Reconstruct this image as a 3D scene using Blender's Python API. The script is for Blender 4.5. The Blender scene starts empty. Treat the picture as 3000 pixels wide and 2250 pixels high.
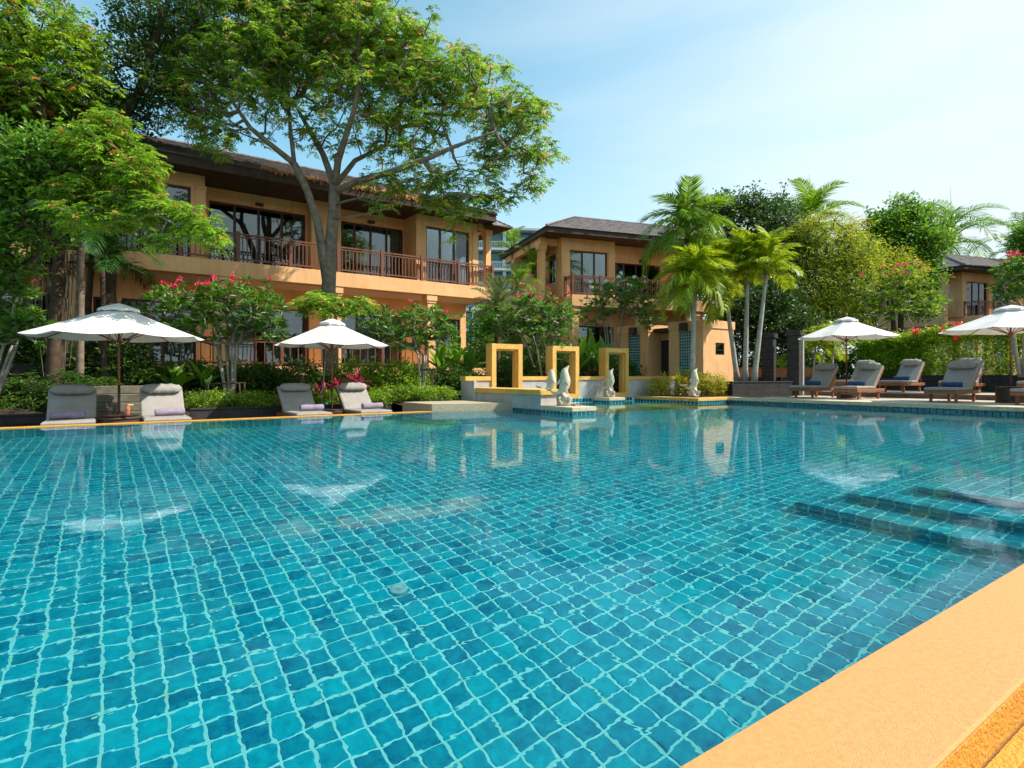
import bpy, bmesh, math, random
import numpy as np
from mathutils import Vector, Matrix
R_ = math.radians
random.seed(7)
rng = np.random.default_rng(11)
scene = bpy.context.scene
COL = scene.collection

# ------------------------------------------------------------------ camera
# world axes follow the pool: x runs along the pool's long back edge, y away from the near edge
CAM_H = .95
cam_d = bpy.data.cameras.new('camera')
cam = bpy.data.objects.new('camera', cam_d)
COL.objects.link(cam)
cam_d.sensor_width = 36.0
cam_d.lens = 1700 / 3000 * 36.0
cam_d.shift_y = -24 / 3000
cam_d.clip_start = .05
cam_d.clip_end = 3000
YAW = math.atan2(.5732, .8192)
cam.location = (0, 0, CAM_H)
cam.rotation_euler = (R_(90), 0, -YAW)
scene.camera = cam

# ------------------------------------------------------------------ light
SUN = Vector((.80, -.60, 1.0)).normalized()
SUN_EL = math.asin(SUN.z)
SUN_ROT = math.atan2(SUN.x, SUN.y)
sun_d = bpy.data.lights.new('sun', 'SUN')
sun_d.energy = 4.4
sun_d.angle = R_(.53)
sun_d.color = (1.0, .93, .82)
sun = bpy.data.objects.new('sun', sun_d)
COL.objects.link(sun)
sun.rotation_euler = SUN.to_track_quat('Z', 'Y').to_euler()
sun.location = (10, -10, 30)

world = bpy.data.worlds.new('World')
scene.world = world
world.use_nodes = True
nt = world.node_tree
nt.nodes.clear()
def wn(t, **k):
    n = nt.nodes.new(t)
    for a, b in k.items(): setattr(n, a, b)
    return n
sky = wn('ShaderNodeTexSky')
sky.sky_type = 'NISHITA'
sky.sun_disc = False
sky.sun_elevation = SUN_EL
sky.sun_rotation = SUN_ROT
sky.air_density = 1.1
sky.dust_density = 1.6
sky.ozone_density = 1.5
tc = wn('ShaderNodeTexCoord')
mp = wn('ShaderNodeMapping')
mp.inputs['Scale'].default_value = (1.0, 1.0, 4.5)
mp.inputs['Rotation'].default_value = (R_(12), R_(-8), R_(35))
nz = wn('ShaderNodeTexNoise')
nz.inputs['Scale'].default_value = 1.15
nz.inputs['Detail'].default_value = 5
nz.inputs['Roughness'].default_value = .48
nz.inputs['Distortion'].default_value = .5
cr = wn('ShaderNodeValToRGB')
cr.color_ramp.elements[0].position = .42
cr.color_ramp.elements[0].color = (0, 0, 0, 1)
cr.color_ramp.elements[1].position = .85
cr.color_ramp.elements[1].color = (1, 1, 1, 1)
# thin high cloud grows towards the sun's side of the sky
dotn = wn('ShaderNodeVectorMath', operation='DOT_PRODUCT')
az = Vector((SUN.x, SUN.y, 0)).normalized()
dotn.inputs[1].default_value = (az.x, az.y, -.8)
mr = wn('ShaderNodeMapRange')
mr.inputs['From Min'].default_value = -.7
mr.inputs['From Max'].default_value = .6
mr.inputs['To Min'].default_value = .0
mr.inputs['To Max'].default_value = .84
mr.interpolation_type = 'SMOOTHSTEP'
add = wn('ShaderNodeMath', operation='ADD')
mul = wn('ShaderNodeMath', operation='MULTIPLY')
mul.inputs[1].default_value = .75
add.use_clamp = True
mix = wn('ShaderNodeMix', data_type='RGBA')
mix.inputs['B'].default_value = (5.0, 5.7, 6.0, 1)
hs = wn('ShaderNodeHueSaturation')
hs.inputs['Hue'].default_value = .466
hs.inputs['Saturation'].default_value = 1.18
hs.inputs['Value'].default_value = 1.34
bg = wn('ShaderNodeBackground')
bg.inputs['Strength'].default_value = .105
wo = wn('ShaderNodeOutputWorld')
L = nt.links.new
L(tc.outputs['Generated'], mp.inputs['Vector'])
L(mp.outputs['Vector'], nz.inputs['Vector'])
L(nz.outputs['Fac'], cr.inputs['Fac'])
L(cr.outputs['Color'], mul.inputs[0])
L(tc.outputs['Generated'], dotn.inputs[0])
L(dotn.outputs['Value'], mr.inputs['Value'])
L(mul.outputs[0], add.inputs[0])
L(mr.outputs['Result'], add.inputs[1])
L(sky.outputs['Color'], hs.inputs['Color'])
L(hs.outputs['Color'], mix.inputs['A'])
L(add.outputs[0], mix.inputs['Factor'])
L(mix.outputs['Result'], bg.inputs['Color'])
L(bg.outputs['Background'], wo.inputs['Surface'])

scene.view_settings.view_transform = 'Standard'
scene.view_settings.look = 'None'
scene.view_settings.exposure = .78
scene.view_settings.gamma = 1
scene.view_settings.use_curve_mapping = False
scene.render.engine = 'CYCLES'
cy = scene.cycles
cy.max_bounces = 8
cy.diffuse_bounces = 5
cy.glossy_bounces = 3
cy.transmission_bounces = 6
cy.transparent_max_bounces = 8
cy.caustics_refractive = True
cy.caustics_reflective = False
cy.blur_glossy = .5
cy.sample_clamp_indirect = 6

# ------------------------------------------------------------------ placing helpers
def RF(R, F):                       # right / forward of the camera's foot -> world x, y
    return (R * .8192 + F * .5735, -R * .5735 + F * .8192)
def W(px, py, F):                   # a photo pixel at a known distance
    x, y = RF((px - 1500) / 1700 * F, F)
    return Vector((x, y, CAM_H + (1101 - py) / 1700 * F))
def B(px, F, z):
    x, y = RF((px - 1500) / 1700 * F, F)
    return Vector((x, y, z))
RIGHT = Vector((.8192, -.5735, 0))
FWD = Vector((.5735, .8192, 0))

# ------------------------------------------------------------------ materials
MATS = {}
def mat(name, build):
    if name in MATS: return MATS[name]
    m = bpy.data.materials.new(name)
    m.use_nodes = True
    t = m.node_tree
    t.nodes.clear()
    out = t.nodes.new('ShaderNodeOutputMaterial')
    def N(ty, **k):
        n = t.nodes.new(ty)
        for a, b in k.items():
            if a.startswith('i_'):
                key = a[2:].replace('_', ' ')
                n.inputs[key].default_value = b
            else: setattr(n, a, b)
        return n
    build(t, N, out)
    MATS[name] = m
    return m
def ramp(N, c0, c1, p0=0.0, p1=1.0):
    r = N('ShaderNodeValToRGB')
    r.color_ramp.elements[0].position = p0
    r.color_ramp.elements[0].color = (*c0, 1)
    r.color_ramp.elements[1].position = p1
    r.color_ramp.elements[1].color = (*c1, 1)
    return r
def surf(name, c0, c1, scale=2.0, rough=.85, bump=.15, bscale=60, spec=.3, stains_or_glints=None, p0=.3, p1=.7, detail=6):
    def b(t, N, out):
        L = t.links.new
        g = N('ShaderNodeNewGeometry')
        n = N('ShaderNodeTexNoise', i_Scale=scale, i_Detail=detail, i_Roughness=.6)
        r = ramp(N, c0, c1, p0, p1)
        p = N('ShaderNodeBsdfPrincipled')
        p.inputs['Roughness'].default_value = rough
        p.inputs['Specular IOR Level'].default_value = spec
        L(g.outputs['Position'], n.inputs['Vector'])
        L(n.outputs['Fac'], r.inputs['Fac'])
        col = r.outputs['Color']
        if stains_or_glints:
            mp = N('ShaderNodeMapping'); mp.inputs['Scale'].default_value = (3, 3, .35)
            n3 = N('ShaderNodeTexNoise', i_Scale=1.6, i_Detail=8, i_Roughness=.7)
            r3 = ramp(N, (0, 0, 0), (1, 1, 1), .5, .75)
            mx = N('ShaderNodeMix', data_type='RGBA')
            mx.inputs['B'].default_value = (*stains_or_glints, 1)
            L(g.outputs['Position'], mp.inputs['Vector']); L(mp.outputs['Vector'], n3.inputs['Vector'])
            L(n3.outputs['Fac'], r3.inputs['Fac']); 
            ml = N('ShaderNodeMath', operation='MULTIPLY'); ml.inputs[1].default_value = .55
            L(r3.outputs['Color'], ml.inputs[0]); L(ml.outputs[0], mx.inputs['Factor'])
            L(col, mx.inputs['A']); col = mx.outputs['Result']
        L(col, p.inputs['Base Color'])
        if bump:
            n2 = N('ShaderNodeTexNoise', i_Scale=bscale, i_Detail=4)
            bp = N('ShaderNodeBump', i_Strength=bump, i_Distance=.01)
            L(g.outputs['Position'], n2.inputs['Vector'])
            L(n2.outputs['Fac'], bp.inputs['Height'])
            L(bp.outputs['Normal'], p.inputs['Normal'])
        L(p.outputs['BSDF'], out.inputs['Surface'])
    return mat(name, b)
STUCCO = surf('stucco_orange', (.74, .41, .19), (.85, .50, .24), 1.3, bump=.25, bscale=90, stains_or_glints=(.50, .24, .10))
YELLOW = surf('portal_yellow', (.62, .34, .075), (.72, .43, .12), 2.2, bump=.25, bscale=120, stains_or_glints=(.46, .25, .07))
COPING = surf('coping_yellow', (.52, .265, .085), (.59, .315, .11), 60, rough=.65, bump=.5, bscale=420, detail=9, p0=.36, p1=.64, spec=.35, stains_or_glints=(.52, .29, .11))
COPEDGE = surf('coping_edge', (.50, .225, .028), (.62, .31, .05), 9, rough=.8, bump=1.0, bscale=90)
SAND = surf('sandstone', (.50, .40, .26), (.62, .50, .33), 14, bump=.5, bscale=160, stains_or_glints=(.32, .27, .18))
GRANITE = surf('granite', (.30, .25, .17), (.52, .44, .31), 55, bump=.5, bscale=140, p0=.4, p1=.62)
CONCRETE = surf('grey_render', (.34, .34, .33), (.48, .47, .45), 2.5, bump=.35, bscale=60, stains_or_glints=(.17, .17, .17))
DARKSTONE = surf('dark_stone', (.018, .018, .018), (.045, .042, .040), 6, rough=.75, bump=.5, bscale=50)
PLINTH = surf('plinth', (.02, .02, .019), (.05, .048, .042), 3, bump=.4)
WOODR = surf('wood_red', (.12, .042, .022), (.20, .078, .04), 12, rough=.5, bump=.2, bscale=120, spec=.4)
WOODO = surf('wood_teak', (.20, .075, .032), (.30, .12, .055), 14, rough=.55, bump=.2, bscale=100)
WOODD = surf('wood_dark', (.035, .018, .012), (.07, .035, .022), 9, rough=.45, bump=.15)
FRAME = surf('frame_brown', (.05, .022, .016), (.085, .04, .028), 6, rough=.45, bump=.05)
SOFFIT = surf('soffit', (.05, .033, .026), (.085, .06, .046), 4, bump=.1)
WHITESOF = surf('balcony_soffit', (.50, .46, .38), (.58, .54, .46), 2, bump=.1)
SHINGLE = surf('shingle', (.075, .066, .066), (.27, .24, .235), 4.5, rough=.85, bump=.6, bscale=40, stains_or_glints=(.04, .035, .035))
SHINGLE2 = surf('shingle_straw', (.60, .24, .07), (.85, .42, .15), 7, rough=.95, bump=1, bscale=50, stains_or_glints=(.14, .05, .02))
FABRIC = surf('cushion', (.26, .245, .225), (.33, .31, .285), 4, rough=.95, bump=.25, bscale=300, spec=.1)
TOWEL = surf('towel_mauve', (.235, .19, .25), (.34, .28, .36), 9, rough=1, bump=.9, bscale=120, spec=0)
TOWELB = surf('towel_navy', (.03, .06, .13), (.06, .10, .20), 9, rough=1, bump=.9, bscale=120, spec=0)
STATUE = surf('statue_stone', (.44, .41, .30), (.60, .56, .43), 7, rough=.75, bump=.5, bscale=45, stains_or_glints=(.40, .40, .32))
STATUEB = surf('statue_base', (.33, .30, .23), (.52, .48, .39), 14, rough=.85, bump=1, bscale=30, stains_or_glints=(.24, .22, .17))
SOIL = surf('soil', (.022, .016, .010), (.06, .045, .03), 3, bump=1, bscale=25)
GROUND = surf('ground_lawn', (.025, .045, .012), (.05, .075, .02), 1.2, bump=1, bscale=20)
DECKM = surf('deck_stone', (.42, .36, .28), (.52, .45, .36), 4, bump=.3, bscale=60, stains_or_glints=(.30, .25, .2))
DECKD = surf('deck_dark', (.10, .06, .045), (.16, .10, .075), 5, rough=.6, bump=.3)
BRICKM = surf('terracotta', (.40, .15, .06), (.56, .24, .10), 9, bump=.6, bscale=50, stains_or_glints=(.16, .07, .04))
BARK = surf('bark_brown', (.11, .085, .062), (.26, .205, .155), 7, rough=.9, bump=1, bscale=40)
BARKD = surf('bark_dark', (.045, .03, .02), (.11, .075, .05), 7, rough=.9, bump=1, bscale=40)
BARKG = surf('bark_grey', (.26, .245, .22), (.44, .42, .38), 6, rough=.85, bump=.6, bscale=40)
BARKL = surf('bark_pale', (.20, .18, .145), (.38, .35, .29), 8, rough=.85, bump=.7, bscale=40)
WICKER = surf('wicker', (.03, .018, .014), (.10, .05, .035), 60, rough=.4, bump=1, bscale=160)
CURT = surf('curtain', (.42, .43, .43), (.54, .55, .55), 3, rough=.9, bump=0)
HOTELW = surf('hotel_white', (.55, .60, .62), (.66, .70, .72), .5, bump=0)
METAL = surf('metal_dark', (.03, .03, .03), (.05, .05, .05), 3, rough=.4, bump=0)
ICE_M = surf('fruit', (.6, .35, .12), (.8, .6, .3), 30, rough=.5, bump=0)
GROUT = surf('grout', (.46, .80, .78), (.60, .90, .86), 5, rough=.8, bump=.2, bscale=60, stains_or_glints=(.62, .66, .30))  # yellow here paints flecks of rippled sunlight into the grout colour
TAN = surf('step_stone', (.085, .08, .06), (.20, .18, .135), 4, bump=.7, bscale=30, stains_or_glints=(.07, .07, .06))

def b_tile(t, N, out):
    L = t.links.new
    g = N('ShaderNodeNewGeometry')
    vm = N('ShaderNodeVectorMath', operation='SCALE'); vm.inputs['Scale'].default_value = 1 / .1495
    va = N('ShaderNodeVectorMath', operation='ADD'); va.inputs[1].default_value = (6 / .1495 + .001, -.81 / .1495 + .001, 13.5)
    fl = N('ShaderNodeVectorMath', operation='FLOOR')
    wnz = N('ShaderNodeTexWhiteNoise', noise_dimensions='3D')
    n = N('ShaderNodeTexNoise', i_Scale=13, i_Detail=6, i_Roughness=.7)
    mx = N('ShaderNodeMath', operation='MULTIPLY_ADD'); mx.inputs[1].default_value = .30
    ml = N('ShaderNodeMath', operation='MULTIPLY'); ml.inputs[1].default_value = .76
    r = ramp(N, *TC, .22, .82)
    p = N('ShaderNodeBsdfPrincipled', i_Roughness=.25)
    L(g.outputs['Position'], vm.inputs[0]); L(vm.outputs[0], va.inputs[0]); L(va.outputs[0], fl.inputs[0])
    L(fl.outputs[0], wnz.inputs['Vector']); L(g.outputs['Position'], n.inputs['Vector'])
    L(n.outputs['Fac'], ml.inputs[0]); L(wnz.outputs['Value'], mx.inputs[0]); L(ml.outputs[0], mx.inputs[2])
    L(mx.outputs[0], r.inputs['Fac']); L(r.outputs['Color'], p.inputs['Base Color'])
    L(p.outputs['BSDF'], out.inputs['Surface'])
TC = ((.001, .10, .22), (.003, .54, .65))  # underwater copy, brightened in colour to stand in for sun missing below water
TILE = mat('pool_tile', b_tile)
TC = ((.002, .055, .085), (.008, .16, .20))
TILED = mat('waterline_tile', b_tile)  # same tile above water, darker copy since real sun reaches it

def b_water(t, N, out):
    L = t.links.new
    g = N('ShaderNodeNewGeometry')
    n1 = N('ShaderNodeTexNoise', i_Scale=3.1, i_Detail=2.5, i_Roughness=.55, i_Distortion=.3)
    n2 = N('ShaderNodeTexNoise', i_Scale=11, i_Detail=2, i_Roughness=.5, i_Distortion=.4)
    a = N('ShaderNodeMath', operation='MULTIPLY_ADD'); a.inputs[1].default_value = .30
    bp = N('ShaderNodeBump', i_Strength=1.0, i_Distance=WAVE)
    rf = N('ShaderNodeBsdfRefraction', i_IOR=1.333, i_Roughness=0)
    rf.inputs['Color'].default_value = (.62, .99, 1.0, 1)
    gs = N('ShaderNodeBsdfGlossy', i_Roughness=.0)
    gs.inputs['Color'].default_value = (.78, .93, 1, 1)
    fr = N('ShaderNodeFresnel', i_IOR=1.15)
    gl = N('ShaderNodeMixShader')
    L(g.outputs['Position'], n1.inputs['Vector']); L(g.outputs['Position'], n2.inputs['Vector'])
    L(n2.outputs['Fac'], a.inputs[0]); L(n1.outputs['Fac'], a.inputs[2])
    L(a.outputs[0], bp.inputs['Height'])
    bp2 = N('ShaderNodeBump', i_Strength=1.0, i_Distance=WAVE * .45)
    L(a.outputs[0], bp2.inputs['Height']); L(bp.outputs['Normal'], rf.inputs['Normal'])
    for q in (gs, fr): L(bp2.outputs['Normal'], q.inputs['Normal'])
    L(fr.outputs[0], gl.inputs[0]); L(rf.outputs[0], gl.inputs[1]); L(gs.outputs[0], gl.inputs[2])
    L(gl.outputs[0], out.inputs['Surface'])
WAVE = .0026
WATER = mat('pool_water', b_water)

def b_glass(t, N, out):
    L = t.links.new
    tr = N('ShaderNodeBsdfTransparent'); tr.inputs['Color'].default_value = (.72, .80, .80, 1)
    gs = N('ShaderNodeBsdfGlossy', i_Roughness=.015); gs.inputs['Color'].default_value = (.85, .92, .95, 1)
    fr = N('ShaderNodeFresnel', i_IOR=1.9)
    mx = N('ShaderNodeMixShader')
    g = N('ShaderNodeNewGeometry')
    nn = N('ShaderNodeTexNoise', i_Scale=.9, i_Detail=1)
    bp = N('ShaderNodeBump', i_Strength=.3, i_Distance=.02)
    L(g.outputs['Position'], nn.inputs['Vector']); L(nn.outputs['Fac'], bp.inputs['Height'])
    L(bp.outputs['Normal'], gs.inputs['Normal'])
    L(fr.outputs[0], mx.inputs[0]); L(tr.outputs[0], mx.inputs[1]); L(gs.outputs[0], mx.inputs[2])
    L(mx.outputs[0], out.inputs['Surface'])
PANE = mat('window_glass', b_glass)
def b_hglass(t, N, out):
    p = N('ShaderNodeBsdfPrincipled', i_Roughness=.15)
    p.inputs['Base Color'].default_value = (.05, .20, .23, 1)
    t.links.new(p.outputs[0], out.inputs['Surface'])
HGLASS = mat('hotel_glass', b_hglass)
def b_plain(col, rough=.3, trans=0.0):
    def b(t, N, out):
        p = N('ShaderNodeBsdfPrincipled', i_Roughness=rough)
        p.inputs['Base Color'].default_value = (*col, 1)
        p.inputs['Transmission Weight'].default_value = trans
        t.links.new(p.outputs[0], out.inputs['Surface'])
    return b
JUICE_O = mat('juice_orange', b_plain((.95, .20, .01), .15))
JUICE_R = mat('juice_red', b_plain((.35, .005, .03), .15))
CLEAR = mat('clear_glass', b_plain((.95, .95, .95), .02, .95))
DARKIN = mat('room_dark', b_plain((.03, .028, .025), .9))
GREENPL = mat('green_plastic', b_plain((.01, .40, .12), .4))

def b_canvas(t, N, out):
    L = t.links.new
    g = N('ShaderNodeNewGeometry')
    n = N('ShaderNodeTexNoise', i_Scale=3, i_Detail=5)
    r = ramp(N, (.74, .72, .69), (.86, .85, .82), .3, .7)
    d = N('ShaderNodeBsdfDiffuse'); tl = N('ShaderNodeBsdfTranslucent'); mx = N('ShaderNodeMixShader'); mx.inputs[0].default_value = .25
    L(g.outputs['Position'], n.inputs['Vector']); L(n.outputs['Fac'], r.inputs['Fac'])
    L(r.outputs['Color'], d.inputs['Color']); L(r.outputs['Color'], tl.inputs['Color'])
    L(d.outputs[0], mx.inputs[1]); L(tl.outputs[0], mx.inputs[2]); L(mx.outputs[0], out.inputs['Surface'])
CANVAS = mat('canvas_white', b_canvas)

def leafmat(name, dark, light, tip=None, tr=.38, gloss=.35, tipfrac=.05):
    def b(t, N, out):
        L = t.links.new
        at = N('ShaderNodeAttribute', attribute_name='rnd')
        r = N('ShaderNodeValToRGB')
        e = r.color_ramp.elements
        e[0].position = .1; e[0].color = (*dark, 1)
        e[1].position = .8; e[1].color = (*light, 1)
        if tip:
            e2 = e.new(1 - tipfrac - .01); e2.color = (*light, 1)
            e3 = e.new(1 - tipfrac); e3.color = (*tip, 1)
            e[1].position = min(.8, 1 - tipfrac - .03)
        p = N('ShaderNodeBsdfPrincipled', i_Roughness=.45)
        p.inputs['Specular IOR Level'].default_value = gloss
        tl = N('ShaderNodeBsdfTranslucent')
        hs = N('ShaderNodeHueSaturation'); hs.inputs['Value'].default_value = 1.5; hs.inputs['Hue'].default_value = .485
        mx = N('ShaderNodeMixShader'); mx.inputs[0].default_value = tr
        L(at.outputs['Fac'], r.inputs['Fac'])
        L(r.outputs['Color'], p.inputs['Base Color']); L(r.outputs['Color'], hs.inputs['Color'])
        L(hs.outputs['Color'], tl.inputs['Color'])
        L(p.outputs[0], mx.inputs[1]); L(tl.outputs[0], mx.inputs[2]); L(mx.outputs[0], out.inputs['Surface'])
    return mat(name, b)
LF_RAIN = leafmat('leaf_rain', (.05, .16, .014), (.32, .51, .045), tip=(.72, .42, .14), tipfrac=.03)
LF_FEATH = leafmat('leaf_feather', (.05, .17, .012), (.31, .50, .03), tip=(.60, .28, .06), tipfrac=.03)
LF_DARK = leafmat('leaf_dark', (.012, .05, .010), (.05, .13, .016), gloss=.6)
LF_BROAD = leafmat('leaf_broad', (.035, .13, .012), (.17, .36, .022), gloss=.5)
LF_HEDGE = leafmat('leaf_hedge', (.06, .17, .012), (.28, .43, .03))
LF_HIB = leafmat('leaf_hibiscus', (.07, .20, .010), (.30, .48, .02))
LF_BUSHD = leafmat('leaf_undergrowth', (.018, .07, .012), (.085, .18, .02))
LF_YEL = leafmat('leaf_yellowgreen', (.14, .26, .015), (.50, .52, .03), tip=(.55, .28, .03), tipfrac=.06)
LF_BAMB = leafmat('leaf_bamboo', (.12, .24, .015), (.46, .52, .045), tip=(.55, .27, .08), tipfrac=.10)
LF_CROT = leafmat('leaf_croton', (.12, .20, .012), (.45, .42, .03), tip=(.75, .42, .04), tipfrac=.12)
LF_PLUM = leafmat('leaf_plumeria', (.045, .14, .015), (.14, .30, .03), gloss=.5)
LF_PALM = leafmat('leaf_palm', (.06, .16, .010), (.20, .36, .015), gloss=.5)
LF_PALMY = leafmat('leaf_palm_yellow', (.15, .25, .008), (.40, .50, .02), gloss=.5)
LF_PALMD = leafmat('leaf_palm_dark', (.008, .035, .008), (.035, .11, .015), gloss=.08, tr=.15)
LF_FAN = leafmat('leaf_fan_palm', (.05, .10, .025), (.20, .25, .08), gloss=.6)
LF_BAN = leafmat('leaf_banana', (.04, .15, .010), (.16, .34, .02), gloss=.5)
LF_RED = leafmat('leaf_cordyline', (.16, .010, .03), (.50, .05, .10), gloss=.5)
PINK = leafmat('flower_pink', (.60, .015, .07), (.85, .05, .16), tr=.3)
REDF = leafmat('flower_red', (.65, .02, .015), (.85, .08, .03), tr=.3)
WHITEF = leafmat('flower_white', (.75, .74, .60), (.88, .88, .80), tr=.3)

# ------------------------------------------------------------------ object helpers
def finish(o, parent=None, label=None, cat=None, group=None, kind=None):
    if o.name not in COL.objects: COL.objects.link(o)
    if parent is not None: o.parent = parent
    if label: o['label'] = label
    if cat: o['category'] = cat
    if group: o['group'] = group
    if kind: o['kind'] = kind
    return o
def empty(name, loc=(0, 0, 0), rz=0, label=None, cat=None, group=None):
    o = bpy.data.objects.new(name, None)
    o.empty_display_size = .2
    o.location = loc
    o.rotation_euler = (0, 0, rz)
    return finish(o, None, label, cat, group)
def npmesh(name, V, Fq, m, parent=None, rnd=None, smooth=False, **k):
    V = np.asarray(V, dtype=np.float32).reshape(-1, 3)
    Fq = np.asarray(Fq, dtype=np.int32)
    me = bpy.data.meshes.new(name)
    n = Fq.shape[1]
    me.vertices.add(len(V)); me.vertices.foreach_set('co', V.ravel())
    me.loops.add(Fq.size); me.loops.foreach_set('vertex_index', Fq.ravel())
    me.polygons.add(len(Fq))
    me.polygons.foreach_set('loop_start', np.arange(0, Fq.size, n, dtype=np.int32))
    me.polygons.foreach_set('use_smooth', np.full(len(Fq), smooth))
    if rnd is not None:
        a = me.attributes.new('rnd', 'FLOAT', 'POINT')
        a.data.foreach_set('value', np.asarray(rnd, dtype=np.float32))
    me.update(calc_edges=True)
    me.materials.append(m)
    o = bpy.data.objects.new(name, me)
    return finish(o, parent, **k)

class MB:                                   # collects shapes, builds ONE mesh
    def __init__(s): s.v = []; s.f = []
    def box(s, x0, x1, y0, y1, z0, z1, M=None, bev=0):
        b = len(s.v)
        if bev:
            e = bev
            rings = [(z0, e), (z0 + e, 0), (z1 - e, 0), (z1, e)]
            for z, q in rings:
                for (x, y) in ((x0 + q, y0 + q), (x1 - q, y0 + q), (x1 - q, y1 - q), (x0 + q, y1 - q)):
                    s.v.append((x, y, z))
            for i in range(3):
                for j in range(4):
                    a = b + i * 4 + j; c = b + i * 4 + (j + 1) % 4
                    s.f.append((a, c, c + 4, a + 4))
            s.f.append((b + 3, b + 2, b + 1, b)); s.f.append((b + 12, b + 13, b + 14, b + 15))
        else:
            for z in (z0, z1):
                for (x, y) in ((x0, y0), (x1, y0), (x1, y1), (x0, y1)): s.v.append((x, y, z))
            for q in ((0, 1, 5, 4), (1, 2, 6, 5), (2, 3, 7, 6), (3, 0, 4, 7), (3, 2, 1, 0), (4, 5, 6, 7)):
                s.f.append(tuple(b + i for i in q))
        if M is not None:
            for i in range(b, len(s.v)): s.v[i] = tuple(M @ Vector(s.v[i]))
        return s
    def prism(s, pts, z0, z1):               # vertical prism over a ccw polygon
        b = len(s.v); n = len(pts)
        for z in (z0, z1):
            for p in pts: s.v.append((p[0], p[1], z))
        for i in range(n): s.f.append((b + i, b + (i + 1) % n, b + n + (i + 1) % n, b + n + i))
        s.f.append(tuple(b + i for i in reversed(range(n)))); s.f.append(tuple(b + n + i for i in range(n)))
        return s
    def tube(s, pts, rad, n=8, cap=True, squash=None):
        pts = [Vector(p) for p in pts]
        if not hasattr(rad, '__len__'): rad = [rad] * len(pts)
        b = len(s.v); prev = None
        for i, p in enumerate(pts):
            d = (pts[min(i + 1, len(pts) - 1)] - pts[max(i - 1, 0)])
            d = d.normalized() if d.length > 1e-9 else Vector((0, 0, 1))
            if prev is None:
                up = Vector((0, 0, 1)) if abs(d.z) < .9 else Vector((1, 0, 0))
                a = d.cross(up).normalized()
            else:
                a = (prev - d * prev.dot(d)).normalized()
            prev = a
            c = d.cross(a)
            for k in range(n):
                t = 2 * math.pi * k / n
                s.v.append(tuple(p + (a * math.cos(t) * (squash or 1) + c * math.sin(t)) * rad[i]))
        for i in range(len(pts) - 1):
            for k in range(n):
                q = b + i * n + k; w = b + i * n + (k + 1) % n
                s.f.append((q, w, w + n, q + n))
        if cap:
            s.f.append(tuple(b + k for k in reversed(range(n))))
            s.f.append(tuple(b + (len(pts) - 1) * n + k for k in range(n)))
        return s
    def lathe(s, prof, n=16, c=(0, 0)):
        b = len(s.v)
        for r, z in prof:
            for k in range(n):
                t = 2 * math.pi * k / n
                s.v.append((c[0] + r * math.cos(t), c[1] + r * math.sin(t), z))
        for i in range(len(prof) - 1):
            for k in range(n):
                q = b + i * n + k; w = b + i * n + (k + 1) % n
                s.f.append((q, w, w + n, q + n))
        s.f.append(tuple(b + k for k in reversed(range(n))))
        s.f.append(tuple(b + (len(prof) - 1) * n + k for k in range(n)))
        return s
    def face(s, *pts):
        b = len(s.v)
        for p in pts: s.v.append(tuple(p))
        s.f.append(tuple(range(b, b + len(pts))))
        return s
    def mesh(s, name, m, smooth=False):
        me = bpy.data.meshes.new(name)
        me.from_pydata(s.v, [], s.f)
        if smooth: me.polygons.foreach_set('use_smooth', [True] * len(me.polygons))
        me.materials.append(m)
        me.update()
        return me
    def build(s, name, m, parent=None, smooth=False, **k):
        return finish(bpy.data.objects.new(name, s.mesh(name, m, smooth)), parent, **k)
def inst(name, me, loc, parent=None, rot=(0, 0, 0), scale=(1, 1, 1), **k):
    o = bpy.data.objects.new(name, me)
    o.location = loc; o.rotation_euler = rot; o.scale = scale
    return finish(o, parent, **k)
def copy_tree(o, parent=None):
    c = o.copy(); COL.objects.link(c); c.parent = parent
    for ch in list(o.children): copy_tree(ch, c)
    return c

# ------------------------------------------------------------------ leaves (numpy)
def norm(a): return a / np.maximum(np.linalg.norm(a, axis=-1, keepdims=True), 1e-9)
def leaf_arrays(P, D, ln, wd, rnd, fold=.25, droop=.0):
    """one folded 4-corner blade per leaf"""
    n = len(P)
    D = norm(D)
    up = norm(np.array([0, 0, 1.0]) + rng.normal(0, .45, (n, 3)))
    S = norm(np.cross(D, up)); U = np.cross(S, D)
    ln = np.broadcast_to(ln, (n,))[:, None]; wd = np.broadcast_to(wd, (n,))[:, None]
    V = np.empty((n, 4, 3))
    V[:, 0] = P
    V[:, 1] = P + D * ln * .48 + S * wd * .5 + U * wd * fold
    V[:, 2] = P + D * ln - np.array([0, 0, 1.0]) * ln * droop
    V[:, 3] = P + D * ln * .48 - S * wd * .5 + U * wd * fold
    F = np.arange(n * 4).reshape(n, 4)
    return V.reshape(-1, 3), F, np.repeat(rnd, 4)
def join(parts):
    Vs, Fs, Rs = [], [], []; b = 0
    for V, F, r in parts:
        Vs.append(V); Fs.append(F + b); Rs.append(r); b += len(V)
    return np.concatenate(Vs), np.concatenate(Fs), np.concatenate(Rs)
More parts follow.
